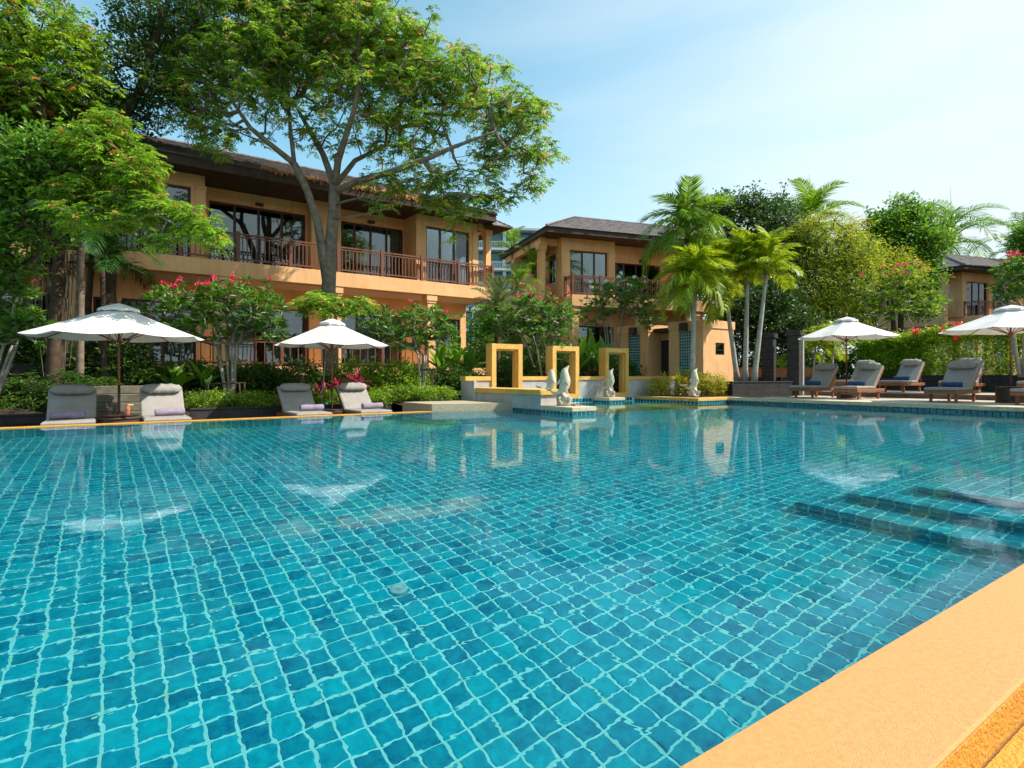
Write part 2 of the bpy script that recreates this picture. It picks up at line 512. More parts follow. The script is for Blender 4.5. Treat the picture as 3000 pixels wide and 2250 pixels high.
def cluster_leaves(C, style, size, dens, outward):
    """foliage around twig ends C; style: broad | feather | bamboo | rosette"""
    n = len(C); crnd = rng.random(n)
    if style == 'feather':          # compound leaves: arching stalks hung with paired leaflets
        k = max(3, int(dens)); m = 9
        az = rng.random((n, k)) * 2 * np.pi; el = rng.uniform(-.25, .75, (n, k))
        d = np.stack([np.cos(az) * np.cos(el), np.sin(az) * np.cos(el), np.sin(el)], -1)
        d = norm(d + outward[:, None, :] * .35)
        ln = size * rng.uniform(.7, 1.25, (n, k))
        t = np.linspace(.25, 1, m)[None, None, :, None]
        base = C[:, None, :] + rng.normal(0, size * .22, (n, k, 3))
        P = base[:, :, None, :] + d[:, :, None, :] * ln[..., None, None] * t
        P[..., 2] -= (t[..., 0] ** 2) * ln[..., None] * .5
        side = norm(np.cross(d, np.array([0, 0, 1.0])))
        sg = np.where(np.arange(m) % 2 == 0, 1, -1)[None, None, :, None]
        D = side[:, :, None, :] * sg + d[:, :, None, :] * .7 + np.array([0, 0, -.45])
        D = np.broadcast_to(D, P.shape) + rng.normal(0, .18, P.shape)
        r = np.clip(.6 * crnd[:, None, None] + .4 * rng.random((n, k, 1)) + rng.normal(0, .06, (n, k, m)), 0, .93)
        tipc = rng.random((n, k, 1)) < .05
        r = np.where(np.broadcast_to(tipc, r.shape), .99, r)
        ll = size * rng.uniform(.32, .5, P.shape[:-1])
        return leaf_arrays(P.reshape(-1, 3), D.reshape(-1, 3), ll.ravel(), ll.ravel() * .42, r.ravel(), .12, .15)
    k = int(dens)
    az = rng.random((n, k)) * 2 * np.pi; el = rng.uniform(-.5, 1.1, (n, k))
    if style == 'bamboo': el = rng.uniform(-1.1, .3, (n, k))
    if style == 'rosette': el = rng.uniform(-.1, 1.0, (n, k))
    d = np.stack([np.cos(az) * np.cos(el), np.sin(az) * np.cos(el), np.sin(el)], -1)
    d = d + outward[:, None, :] * .5
    sp = {'rosette': .05, 'bamboo': 1.0}.get(style, .9)
    P = C[:, None, :] + rng.normal(0, size * sp, (n, k, 3)) * np.array([1, 1, .75])
    ln = size * rng.uniform(.65, 1.3, (n, k))
    wd = ln * {'broad': .48, 'bamboo': .17, 'rosette': .27}.get(style, .4)
    r = np.clip(.55 * crnd[:, None] + .45 * rng.random((n, k)), 0, .985)
    return leaf_arrays(P.reshape(-1, 3), d.reshape(-1, 3), ln.ravel(), wd.ravel(), r.ravel(), .15, .12)

def resample(pts, step):
    out = [Vector(pts[0])]
    for a, b in zip(pts, pts[1:]):
        a, b = Vector(a), Vector(b); n = max(1, int((b - a).length / step))
        for i in range(1, n + 1): out.append(a.lerp(b, i / n))
    return out
def grow(stems, targets, step=.5, bend=.22, r_tip=.012, expo=.42, sides=5):
    """stems: [(points, radii)], branches grown from them to every target; returns an MB"""
    mb = MB(); nodes = []; par = []; fixed = []
    for pts, rad in stems:
        rs = resample(pts, step * .6)
        # radius by arc length
        L0 = [0]
        for a, b in zip(pts, pts[1:]): L0.append(L0[-1] + (Vector(b) - Vector(a)).length)
        acc = 0; rr = []
        for i, p in enumerate(rs):
            if i: acc += (p - rs[i - 1]).length
            rr.append(float(np.interp(acc, L0, rad)))
        mb.tube(rs, rr, 9)
        for i, p in enumerate(rs):
            nodes.append(tuple(p)); par.append(len(nodes) - 2 if i else -1); fixed.append(rr[i])
    nstem = len(nodes)
    low = nodes[0][2]
    T = np.array(targets)
    SN = np.array(nodes)
    d0 = np.min(np.linalg.norm(T[:, None] - SN[None], axis=2), axis=1)
    buf = np.zeros((nstem + len(T) * 14, 3)); buf[:nstem] = SN; cnt = nstem
    ok = np.ones(len(buf), bool)
    zmin = low + (max(n[2] for n in nodes) - low) * .45
    ok[:nstem] = SN[:, 2] > zmin
    if not ok[:nstem].any(): ok[:nstem] = True
    for ti in np.argsort(d0):
        t = T[ti]
        df = t - buf[:cnt]
        dd = np.linalg.norm(df, axis=1)
        cost = dd + .7 * np.maximum(0, -df[:, 2]) + np.where(np.arange(cnt) < nstem, .0, .12)
        cost[~ok[:cnt]] = 1e9
        j = int(np.argmin(cost)); a = buf[j].copy(); D = dd[j]
        m = min(12, max(1, int(D / step)))
        off = rng.normal(0, 1, 3) * D * bend * .5; off[2] = -abs(off[2]) * .3 + .0
        pj = j
        for i in range(1, m + 1):
            s = i / m
            p = a + (t - a) * s + off * math.sin(math.pi * s) * .8
            buf[cnt] = p; par.append(pj); pj = cnt; cnt += 1
    n = cnt
    wt = np.ones(n); 
    for i in range(n - 1, nstem - 1, -1): wt[par[i]] += wt[i] * (1 if par[i] >= nstem else 0)
    rad = r_tip * wt ** expo
    kids = [[] for _ in range(n)]
    for i in range(nstem, n): kids[par[i]].append(i)
    starts = [(p, c) for p in range(nstem) for c in kids[p]]
    while starts:
        p, c = starts.pop()
        ch = [buf[p]]; rr = [min(rad[c] * 1.15, fixed[p] if p < nstem else rad[p])]
        while True:
            ch.append(buf[c]); rr.append(rad[c])
            if not kids[c]: break
            ks = sorted(kids[c], key=lambda q: -wt[q])
            for q in ks[1:]: starts.append((c, q))
            c = ks[0]
        rr[-1] *= .4
        mb.tube(ch, rr, sides if rr[0] > .03 else 4, cap=False)
    return mb
def fill_blobs(blobs, n, shell=.55, mind=.0):
    vol = np.array([(b[1][0] * b[1][1] * b[1][2]) ** .8 * (b[2] if len(b) > 2 else 1) for b in blobs])
    pick = rng.choice(len(blobs), n * 3, p=vol / vol.sum())
    C = np.array([b[0] for b in blobs])[pick]; Rr = np.array([b[1] for b in blobs])[pick]
    d = norm(rng.normal(0, 1, (n * 3, 3)))
    r = (shell + (1 - shell) * rng.random(n * 3)) ** .6
    P = d * r[:, None]
    lump = 1 + .17 * np.sin(d[:, 0] * 5 + pick) * np.cos(d[:, 1] * 6 + pick * 2) + .12 * np.sin(d[:, 0] * 11 + d[:, 2] * 9 + pick * 3) + .10 * np.sin(d[:, 1] * 13 - d[:, 2] * 12 + pick)
    lump = lump * np.where(rng.random(n * 3) < .07, 1.16, 1)
    off = (P * lump[:, None]) * Rr
    # blob axes: right, forward, up of the view
    Wd = off[:, :1] * np.array(RIGHT) + off[:, 1:2] * np.array(FWD) + off[:, 2:] * np.array([0, 0, 1.0])
    Pw = C + Wd
    if mind:
        keep = []; grid = {}
        for i, p in enumerate(Pw):
            k = tuple((p / mind).astype(int))
            if k in grid: continue
            grid[k] = 1; keep.append(i)
            if len(keep) >= n: break
        keep = np.array(keep)
    else: keep = np.arange(n)
    out = norm(Wd[keep] / np.maximum((Rr[keep] ** 2).mean(1, keepdims=True), .01))
    return Pw[keep], out
def BL(px, py, F, rx, ry, rf=None, df=0, w=1.0):      # a crown lobe: centre pixel, distance, radii in photo pixels, depth radius in metres
    s = F / 1700
    return (tuple(W(px, py, F + df)), (rx * s, rf if rf is not None else rx * s, ry * s), w)
def tree(name, label, stems, blobs, ncl, leaf, style, size, dens, bark=BARK, group=None, cat='tree', step=.5, mind=0, shell=.45, r_tip=.012, sides=5, flowers=None, expo=.42):
    base = Vector(stems[0][0][0])
    root = empty(name, base, 0, label, cat, group)
    inv = np.array(base)
    C, O = fill_blobs(blobs, ncl, shell, mind)
    st = [([Vector(p) - base for p in pts], rad) for pts, rad in stems]
    mb = grow(st, C - inv, step, r_tip=r_tip, sides=sides, expo=expo)
    mb.build('trunk', bark, root, smooth=True)
    V, F, r = cluster_leaves(C - inv, style, size, dens, O)
    npmesh('crown', V, F, leaf, root, rnd=r, kind='stuff')
    if flowers:
        fm, nf, fs, tops = flowers
        idx = np.argsort(-(O[:, 2] + (C[:, 2] - C[:, 2].mean()) * tops + rng.random(len(C)) * 1.2))[:nf]
        meshes = [flower_mesh(fm, fs, k) for k in range(4)]
        for j, i in enumerate(idx):
            inst('flower_cluster', meshes[j % 4], C[i] - inv + O[i] * size * .6 + np.array([0, 0, size * .3]), root, (random.uniform(-.4, .4), random.uniform(-.4, .4), random.random() * 6))
    return root
_fl = {}
def flower_mesh(m, s, k):
    key = (m.name, s, k)
    if key not in _fl:
        n = 26
        C = rng.normal(0, s * .45, (n, 3)) * np.array([1, 1, .6])
        D = norm(rng.normal(0, 1, (n, 3)) + np.array([0, 0, .6]))
        V, F, r = leaf_arrays(C, D, s * .55, s * .42, rng.random(n), .1)
        o = npmesh('flower_cluster', V, F, m, rnd=r)
        me = o.data; bpy.data.objects.remove(o); _fl[key] = me
    return _fl[key]
def bush(name, label, blobs, n, leaf, size, style='broad', cat='bush', group=None, flowers=None, dens=8, boxes=None, stems=True, dome=None):
    """blobs as in tree; boxes: list of (x0,x1,y0,y1,z0,z1) filled mostly near their skin"""
    if boxes:
        vol = np.array([(b[1] - b[0]) * (b[3] - b[2]) + (b[1] - b[0]) * (b[5] - b[4]) + (b[3] - b[2]) * (b[5] - b[4]) for b in boxes])
        pick = rng.choice(len(boxes), n, p=vol / vol.sum()); Bx = np.array(boxes)[pick]
        q = rng.random((n, 3)) * 2 - 1
        ax = rng.integers(0, 3, n); far = 1 - rng.random(n) ** 1 * .32
        for i in range(3):
            mk = ax == i; q[mk, i] = np.sign(q[mk, i]) * far[mk]
        q[:, 2] = np.where((ax == 2), np.abs(q[:, 2]), q[:, 2])
        c = np.stack([(Bx[:, 0] + Bx[:, 1]) / 2, (Bx[:, 2] + Bx[:, 3]) / 2, (Bx[:, 4] + Bx[:, 5]) / 2], 1)
        h = np.stack([(Bx[:, 1] - Bx[:, 0]) / 2, (Bx[:, 3] - Bx[:, 2]) / 2, (Bx[:, 5] - Bx[:, 4]) / 2], 1)
        C = c + q * h
        wob = np.sin(C[:, 0] * 2.3 + C[:, 1]) * .06 + np.sin(C[:, 0] * 5.1 + C[:, 1] * 3.7) * .05
        C[:, 2] += wob * (q[:, 2] > .3) * 1.5; C[:, 1] -= wob * .8
        O = norm(q * np.array([1, 1, 1.2]))
        base = Vector((float(c[0, 0]), float(c[0, 1]), float(min(b[4] for b in boxes))))
    else:
        C, O = fill_blobs(blobs, n, .5)
        zc = min(b[0][2] - b[1][2] for b in blobs)
        base = Vector((blobs[0][0][0], blobs[0][0][1], zc))
    root = empty(name, base, 0, label, cat, group)
    inv = np.array(base)
    V, F, r = cluster_leaves(C - inv, style, size, dens, O)
    npmesh('foliage', V, F, leaf, root, rnd=r, kind='stuff')
    if stems:
        mb = MB()
        for i in rng.choice(len(C), min(60, len(C) // 3), replace=False):
            p = Vector(C[i]) - base
            g = Vector((p.x * .9 + rng.normal(0, .1), p.y * .9, 0.0))
            mb.tube([g, (g + p) / 2 + Vector(rng.normal(0, .04, 3)), p], [.012, .009, .004], 4, cap=False)
        mb.build('stem', BARKD, root, kind='stuff')
    if flowers:
        fm, nf, fs = flowers
        cand = np.where((O @ np.array(-FWD) > .1) | (O[:, 2] > .4))[0]
        wts = .2 + np.clip(O[cand, 2], 0, 1) ** 2 * 2.5
        idx = rng.choice(cand, min(nf, len(cand)), replace=False, p=wts / wts.sum())
        meshes = [flower_mesh(fm, fs, k) for k in range(4)]
        for j, i in enumerate(idx):
            inst('flower', meshes[j % 4], C[i] - inv + O[i] * size * 1.6 - np.array(FWD) * size * 2.0, root, (random.random(), random.random(), random.random() * 6))
    return root

# ------------------------------------------------------------------ palms
_fr = {}
def frond_mesh(key, length, droop, nl, ll, leaf, width=.035, vee=.5, arch=.35, hang=.4):
    """a pinnate frond starting at the origin along +x, arching up then down"""
    full = (key, leaf.name)
    if full in _fr: return _fr[full]
    out = []
    for var in range(3):
        t = np.linspace(0, 1, 14)
        dr = droop * random.uniform(.85, 1.2)
        x = length * (t - .22 * dr * t ** 3)
        z = length * (arch * t - dr * t ** 2.2 * .75)
        y = np.sin(t * 2 + var) * length * .03
        mb = MB()
        mb.tube(np.stack([x, y, z], 1), list(np.interp(t, [0, 1], [.028 * length / 2, .005])), 5, cap=False)
        Vr = np.array(mb.v); Fr = np.array(mb.f)
        s = np.linspace(.16, .995, nl)
        s = np.repeat(s, 2); sg = np.tile([1, -1], nl)
        P = np.stack([np.interp(s, t, x), np.interp(s, t, y), np.interp(s, t, z)], 1)
        dx = np.gradient(x, t); dz = np.gradient(z, t)
        T = norm(np.stack([np.interp(s, t, dx), 0 * s, np.interp(s, t, dz)], 1))
        S = np.array([0, 1.0, 0])[None] * sg[:, None]
        U = np.cross(T, np.array([0, 1.0, 0])) * -1
        U = np.where(U[:, 2:] < 0, -U, U)
        D = norm(S + T * (.35 + .55 * s[:, None]) + U * vee * rng.uniform(.3, 1.1, len(s))[:, None] + rng.normal(0, .07, (len(s), 3)))
        L_ = ll * np.sin(np.clip(s * .93 + .07, 0, 1) * np.pi) ** .45 * rng.uniform(.85, 1.1, len(s))
        # each leaflet: two segments, the outer one hanging
        w = width * (.8 + .4 * rng.random(len(s)))[:, None]
        W_ = norm(np.cross(D, U)) * w * .5
        M_ = P + D * L_[:, None] * .5
        E_ = P + D * L_[:, None] * .95 - np.array([0, 0, 1.0]) * (L_ * hang)[:, None]
        V = np.stack([P - W_ * .5, P + W_ * .5, M_ + W_, M_ - W_, E_], 1)
        n = len(s); b = np.arange(n) * 5
        q1 = np.stack([b, b + 1, b + 2, b + 3], 1); q2 = np.stack([b + 3, b + 2, b + 4, b + 4], 1)
        me = bpy.data.meshes.new('frond')
        allV = [tuple(p) for p in Vr] + [tuple(p) for p in V.reshape(-1, 3)]
        o = len(Vr)
        faces = [tuple(f) for f in Fr] + [tuple(int(c) + o for c in f) for f in q1] + [tuple(int(c) + o for c in f[:3]) for f in q2]
        me.from_pydata(allV, [], faces)
        a = me.attributes.new('rnd', 'FLOAT', 'POINT')
        rr = np.concatenate([np.full(o, .95), np.repeat(np.clip(rng.normal(.5, .2, n), 0, 1), 5)])
        a.data.foreach_set('value', rr.astype(np.float32))
        me.materials.append(leaf); me.update()
        out.append(me)
    _fr[full] = out
    return out
def palm(name, label, base, top, crown_r, nf, leaf, bark=BARKG, r0=.12, r1=.08, spear=0, group=None, frond=None, elev=(-.35, 1.25), bend=None, shaft=True, cat='palm tree', nl=34, ll=.55, droop=.75, key='std', seed=0, vee=.5, hang=.4, width=.035):
    random.seed(100 + seed)
    base = Vector(base); top = Vector(top)
    root = empty(name, base, 0, label, cat, group)
    h = top - base
    pts = []
    for i in range(9):
        s = i / 8
        p = h * s
        if bend: p = p + Vector(bend) * math.sin(math.pi * s)
        pts.append(p)
    mb = MB()
    rr = [r0 * (1.35 if i == 0 else 1) * (1 - i / 8) + r1 * i / 8 for i in range(9)]
    mb.tube(pts, rr, 10)
    mb.build('trunk', bark, root, smooth=True)
    if shaft:
        MB().tube([h - h.normalized() * .05, h + Vector((0, 0, .25 * crown_r)), h + Vector((0, 0, .5 * crown_r))], [r1 * 1.15, r1 * .9, r1 * .35], 8).build('crownshaft', leaf, root, smooth=True)
    ms = frond_mesh((key, round(crown_r, 2), droop), crown_r, droop, nl, ll, leaf, vee=vee, hang=hang, width=width)
    for i in range(nf):
        a = 2.39996 * i + random.uniform(-.25, .25)
        t = i / max(1, nf - 1)
        el = elev[0] + (elev[1] - elev[0]) * t + random.uniform(-.08, .08)
        s = random.uniform(.85, 1.1)
        inst('frond', ms[i % 3], h + Vector((0, 0, .28 * crown_r * t if shaft else .05)), root, (random.uniform(-.2, .2), -el, a), (s, s, s))
    if spear:
        MB().tube([h, h + Vector((.05, 0, spear * .6)), h + Vector((.02, .02, spear))], [.03, .02, .006], 5).build('spear', leaf, root)
    return root

# ================================================================== THE SETTING
TP = .1495
PX0, PX1, PY0, PY1 = -6.0, 18.1, .81, 13.75
DEPTH = 13 * TP
# ground with a hole for the pool and the near terrace
g = MB()
X0, X1, Y0, Y1 = -6.2, 18.3, -6.0, 15.9
BIG = 700
gz = -.36
g.face((-BIG, -BIG, gz), (BIG, -BIG, gz), (BIG, Y0, gz), (-BIG, Y0, gz))
g.face((-BIG, Y1, gz), (BIG, Y1, gz), (BIG, BIG, gz), (-BIG, BIG, gz))
g.face((-BIG, Y0, gz), (X0, Y0, gz), (X0, Y1, gz), (-BIG, Y1, gz))
g.face((X1, Y0, gz), (BIG, Y0, gz), (BIG, Y1, gz), (X1, Y1, gz))
g.build('ground', GROUND, kind='structure')
# raised garden soil climbing to the buildings
s = MB()
s.face((-14, 16.25, -.2), (7.0, 16.25, -.02), (7.0, 19, .35), (-14, 19, .25))
s.face((-14, 19, .25), (7.0, 19, .35), (7.0, 22.2, .95), (-14, 22.2, .95))
s.face((7.0, 15.6, .1), (17.5, 16.3, .5), (17.5, 19, .7), (7.0, 19, .35))
s.face((7.0, 19, .35), (17.5, 19, .7), (17.5, 23, .95), (7.0, 22.2, .95))
s.face((14.5, 23, .95), (40, 19, .9), (60, 60, 1.2), (14.5, 60, 1.2))
s.build('garden_soil', SOIL, kind='structure')
MB().box(-14, -.95, 13.95, 16.6, -.37, -.30).box(-.95, 7.0, 13.95, 16.0, -.37, -.303).build('lower_deck', DECKD, kind='structure')
# stone paving slabs between loungers of the lower deck
# near terrace: coping in three steps
MB().box(-7, 26, .497, .81, -.4, .12, bev=.006).build('near_coping', COPING, kind='structure')
MB().box(-7, 26, .494, .4968, .016, .108).build('near_coping_face', COPEDGE, kind='structure')
MB().box(-7, 26, .445, .492, -.4, .013, bev=.004).build('near_coping_step', COPEDGE, kind='structure')
MB().box(-7, 26, -6, .442, -.4, -.10).build('near_terrace', COPEDGE, kind='structure')

# --- tiles
def tile_mesh(w, h, name='tile', d=.006, gap=.0078, bev=.004):
    # tile lying in local XY, front face up
    x0, x1, y0, y1 = gap, w - gap, gap, h - gap
    v = [(x0, y0, 0), (x1, y0, 0), (x1, y1, 0), (x0, y1, 0)]
    v += [(x0 + bev, y0 + bev, d), (x1 - bev, y0 + bev, d), (x1 - bev, y1 - bev, d), (x0 + bev, y1 - bev, d)]
    f = [(0, 1, 5, 4), (1, 2, 6, 5), (2, 3, 7, 6), (3, 0, 4, 7), (4, 5, 6, 7)]
    return np.array(v), f
TV, TF = tile_mesh(TP, TP)
TF = np.array(TF)
tile_me = bpy.data.meshes.new('tile'); tile_me.from_pydata([tuple(v) for v in TV], [], [tuple(int(q) for q in f) for f in TF]); tile_me.materials.append(TILE)
def proj_px(x, y, z):               # rough pixel incl. refraction, used only to pick which tiles are big enough to be parts
    Rr = x * .8192 - y * .5735; F = x * .5735 + y * .8192
    if F < .2: return None
    d = -z * .78
    Ff = F * CAM_H / (CAM_H + d) if z < 0 else F
    return 1500 + 1700 * Rr / F, 1101 + 1700 * CAM_H / max(Ff, .1), F
def tile_sheet(parent, M, nx, ny, w=TP, h=TP, npart=0, name='tile_field', skip=None, mt=None):
    mt = mt or TILE
    """a field of tiles in the local XY of matrix M; the nearest npart become parts"""
    base = None
    if (w, h) == (TP, TP): V0, F0 = TV, TF
    else:
        V0, F0 = tile_mesh(w, h); F0 = np.array(F0)
    ii, jj = np.meshgrid(np.arange(nx), np.arange(ny), indexing='ij')
    ii = ii.ravel(); jj = jj.ravel()
    if skip is not None:
        mk = np.array([not skip(*(M @ Vector(((i + .5) * w, (j + .5) * h, 0)))) for i, j in zip(ii, jj)])
        ii, jj = ii[mk], jj[mk]
    C = np.stack([ii * w, jj * h, 0 * ii], 1)
    sel = np.zeros(len(C), bool)
    if npart:
        sc = []
        for c in C:
            p = M @ Vector((c[0] + w / 2, c[1] + h / 2, 0))
            q = proj_px(*p)
            sc.append(1e9 if q is None or q[0] < -20 or q[0] > 3020 or q[1] > 2290 else q[2])
        sc = np.array(sc); order = np.argsort(sc)[:npart]
        sel[order] = sc[order] < 1e8
        me = tile_me if (w, h) == (TP, TP) and mt is TILE else None
        if me is None:
            me = bpy.data.meshes.new('tile'); me.from_pydata([tuple(v) for v in V0], [], [tuple(int(q) for q in f) for f in F0]); me.materials.append(mt)
        rot = M.to_euler()
        for c in C[sel]: inst('tile', me, M @ Vector(c), parent, rot)
    C = C[~sel]
    if len(C):
        V = (C[:, None, :] + V0[None]).reshape(-1, 3)
        F = (np.arange(len(C))[:, None, None] * 8 + F0[None]).reshape(-1, 4)
        R3 = np.array(M.to_3x3()); V = V @ R3.T + np.array(M.translation)
        npmesh(name, V, F, mt, parent, kind='stuff')
def MX(origin, xdir, ydir):
    x = Vector(xdir); y = Vector(ydir); z = x.cross(y)
    M = Matrix.Identity(4)
    for i in range(3):
        M[i][0] = x[i]; M[i][1] = y[i]; M[i][2] = z[i]; M[i][3] = origin[i]
    return M
E = .004
# submerged stair blocks (near right) : x>=a, y<=b, top z
STEPS = [(5.83, 3.24, -11 * TP), (6.13 + TP, 2.94, -9 * TP), (6.73 + TP * .5, 2.64 - TP, -7 * TP)]
# submerged stairs in front of the granite slab
FST = [(6.2, 11.6, -10 * TP), (6.5, 11.9, -8 * TP), (6.8, 12.2, -6 * TP), (7.05, 12.55, -4 * TP), (7.3, 12.9, -2 * TP)]
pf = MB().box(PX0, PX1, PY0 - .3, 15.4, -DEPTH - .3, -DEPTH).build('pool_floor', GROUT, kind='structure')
def in_block(x, y, z):
    return (x > STEPS[0][0] and y < STEPS[0][1]) or (x > FST[0][0] and y > FST[0][1] and x < 9.2) or (x > 9.2 and y > 12.2 and x < 16.4)
tile_sheet(pf, MX((PX0, PY0, -DEPTH), (1, 0, 0), (0, 1, 0)), 161, 97, npart=300, skip=in_block, name='floor_tile_field')
pw = MB()
pw.box(PX0 - .3, PX0, .4, 15.9, -2.3, -.02)
pw.box(PX0, 7.05, PY1, PY1 + .2, -2.3, -.03)
pw.box(PX1, PX1 + .22, .4, 12.5, -2.3, .075)
pw.box(PX0, PX1, PY0 - .31, PY0, -2.3, -.41 + .4)
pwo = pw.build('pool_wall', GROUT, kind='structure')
tile_sheet(pwo, MX((PX0, PY1, -DEPTH - .02), (1, 0, 0), (0, 0, 1)), 87, 13, name='back_wall_tile_field')
tile_sheet(pwo, MX((PX1, 12.5, -DEPTH - .02), (0, -1, 0), (0, 0, 1)), 78, 13, name='right_wall_tile_field')
tile_sheet(pwo, MX((PX1, 12.45, -.075), (0, -1, 0), (0, 0, 1)), 70, 1, npart=70, mt=TILED)
# stair blocks
sb = empty('submerged_stair', (6, 3, -DEPTH)); sb['kind'] = 'structure'; sb.location = (0, 0, 0)
for i, (a, b, z) in enumerate(STEPS):
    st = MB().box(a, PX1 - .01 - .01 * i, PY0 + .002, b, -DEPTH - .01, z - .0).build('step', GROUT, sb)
    nxt = STEPS[i + 1] if i < 2 else None
    tile_sheet(st, MX((a, b - int((b - PY0) / TP) * TP, z), (1, 0, 0), (0, 1, 0)), int((PX1 - a) / TP), int((b - PY0) / TP), name='tread_tile_field', skip=(lambda x, y, zz, n=nxt: n is not None and x > n[0] and y < n[1]))
    tile_sheet(st, MX((a, b, z - 2 * TP), (0, -1, 0), (0, 0, 1)), int((b - PY0) / TP), 2, name='riser_tile_field')
sb2 = empty('submerged_corner_stair', (0, 0, 0)); sb2['kind'] = 'structure'
for i, (a, b, z) in enumerate(FST):
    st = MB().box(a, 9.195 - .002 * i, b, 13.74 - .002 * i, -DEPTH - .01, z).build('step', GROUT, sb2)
    tile_sheet(st, MX((a, b, z), (1, 0, 0), (0, 1, 0)), int((9.2 - a) / TP), int((13.75 - b) / TP), name='tread_tile_field')
    tile_sheet(st, MX((a, b, z - 2 * TP), (1, 0, 0), (0, 0, 1)), int((9.2 - a) / TP), 2, name='riser_tile_field')

# water surface
def grid_mesh(name, x0, x1, y0, y1, nx, ny, z, m, **k):
    X, Y = np.meshgrid(np.linspace(x0, x1, nx), np.linspace(y0, y1, ny), indexing='ij')
    V = np.stack([X, Y, z(X, Y)], -1).reshape(-1, 3)
    i = np.arange(nx - 1)[:, None] * ny + np.arange(ny - 1)[None]
    F = np.stack([i, i + ny, i + ny + 1, i + 1], -1).reshape(-1, 4)
    return npmesh(name, V, F, m, smooth=True, **k)
MBw = MB()
MBw.face((PX0, PY0 + .001, 0), (PX1 - .001, PY0 + .001, 0), (PX1 - .001, 12.49, 0), (16.44, 12.49, 0), (16.44, 15.44, 0), (9.21, 15.44, 0), (9.21, PY1 - .002, 0), (PX0, PY1 - .002, 0))
MBw.build('water', WATER, kind='structure')

MB().lathe([(.065, -DEPTH + .01), (.065, -DEPTH + .03), (.05, -DEPTH + .04), (.035, -DEPTH + .03), (.03, -DEPTH + .045), (.001, -DEPTH + .046)], 20).build('floor_inlet', HOTELW, None, label='round white inlet cover on the pool floor in the foreground', cat='pool fitting').location = (1.85, 4.16, 0)
# yellow overflow rim
MB().box(PX0, 7.04, PY1, 13.93, -.33, .018, bev=.006).build('overflow_rim', COPEDGE, kind='structure')
# granite platform
gs = MB().prism([(7.05, 13.75), (9.45, 13.10), (9.2, 13.9), (9.2, 15.4), (6.95, 15.4)], -.4, .20).build('granite_platform', GRANITE, kind='structure')
# right deck with coping and tile band
dk = MB()
dk.prism([(PX1 + .0, -6), (60, -6), (60, 22), (16.5, 22), (16.5, 15.4), (PX1 + .0, 15.4)], -.4, .09)
dk.build('right_deck_base', CONCRETE, kind='structure')
rc = empty('right_coping', (0, 0, 0)); rc['kind'] = 'structure'
y = -6.0
while y < 12.1:
    y2 = min(y + 1.1, 12.5)
    MB().box(PX1 - .03, PX1 + .38, y + .002, y2 - .002, .085, .19, bev=.006).build('coping_stone', SAND, rc); y = y2
dp = empty('right_deck', (0, 0, 0)); dp['kind'] = 'structure'
slab_me = MB().box(.004, .896, .004, .596, .12, .188, bev=.004).mesh('paving_slab', DECKM)
for i in range(5):
    for j in range(20):
        inst('paving_slab', slab_me, (PX1 + .39 + i * .9, -.4 + j * .6 + (i % 2) * .3, 0), dp)
# upper terrace behind it, up one step
ut = MB().box(22.5, 30, -6, 11.8, .05, .36).build('upper_terrace', DECKM, kind='structure')
MB().box(22.44, 22.497, -6, 11.8, .05, .335).build('terrace_riser', DECKD, kind='structure')
# promontory planter with coping
def band(parent, p0, p1, z0=.075 - TP * 0, h=.10):
    p0 = Vector((*p0, 0)); p1 = Vector((*p1, 0)); d = p1 - p0; n = max(1, round(d.length / TP)); w = d.length / n
    tile_sheet(parent, MX((p0.x, p0.y, -.05), tuple(d.normalized()), (0, 0, 1)), n, 1, w=w, h=.135, npart=n, mt=TILED)
pr = MB().box(16.45, 18.1, 12.5, 15.45, -2.2, .088).build('planter_base', GROUT, kind='structure')
band(pr, (16.45, 15.4), (16.45, 12.5)); band(pr, (16.45, 12.5), (18.1, 12.5))
pc = empty('planter_coping', (0, 0, 0)); pc['kind'] = 'structure'
for a in (MB().box(16.42, 16.80, 12.86, 15.4, .088, .19, bev=.006), MB().box(16.42, 18.45, 12.47, 12.857, .088, .19, bev=.006)):
    a.build('coping_stone', YELLOW, pc)
MB().box(16.80, 19.2, 12.857, 15.4, .09, .20).build('planter_soil', SOIL, kind='structure')
# shallow ledge and basin between the fountain islands
MB().box(9.2, 16.445, 12.2, 13.5, -1.9, -.055).build('basin_ledge', YELLOW, kind='structure')
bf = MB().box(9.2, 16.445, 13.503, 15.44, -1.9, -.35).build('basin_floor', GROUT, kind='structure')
tile_sheet(bf, MX((9.2, 13.51, -.35), (1, 0, 0), (0, 1, 0)), 48, 12, name='basin_tile_field')

# ------------------------------------------------------------------ fountain wall with portals
fw = empty('fountain_wall', (9.1, 15.45, 0), 0, 'low grey fountain wall with yellow cap running behind the dolphins', 'wall')
def pl(mb, name, m, parent, off, **k):
    mb.v = [(v[0] - off[0], v[1] - off[1], v[2] - off[2]) for v in mb.v]
    return mb.build(name, m, parent, **k)
fo = (9.1, 15.45, 0)
segs = [(9.1, 10.02), (11.23, 12.49), (13.71, 14.98), (16.21, 19.0)]
for a, b in segs:
    pl(MB().box(a, b, 15.5, 15.78, -.3, .80), 'wall_panel', CONCRETE, fw, fo)
    pl(MB().box(a - (.03 if a < 9.5 else 0), b, 15.46, 15.82, .80, .93, bev=.006), 'cap', YELLOW, fw, fo)
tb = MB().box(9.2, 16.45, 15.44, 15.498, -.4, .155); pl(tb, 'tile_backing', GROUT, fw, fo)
bt = empty('wall_tile_band', (0, 0, 0)); bt.parent = fw; bt.location = (-fo[0], -fo[1], -fo[2])
n = 48
tile_sheet(bt, MX((9.2, 15.44, .01), (1, 0, 0), (0, 0, 1)), n, 1, npart=n, mt=TILED)
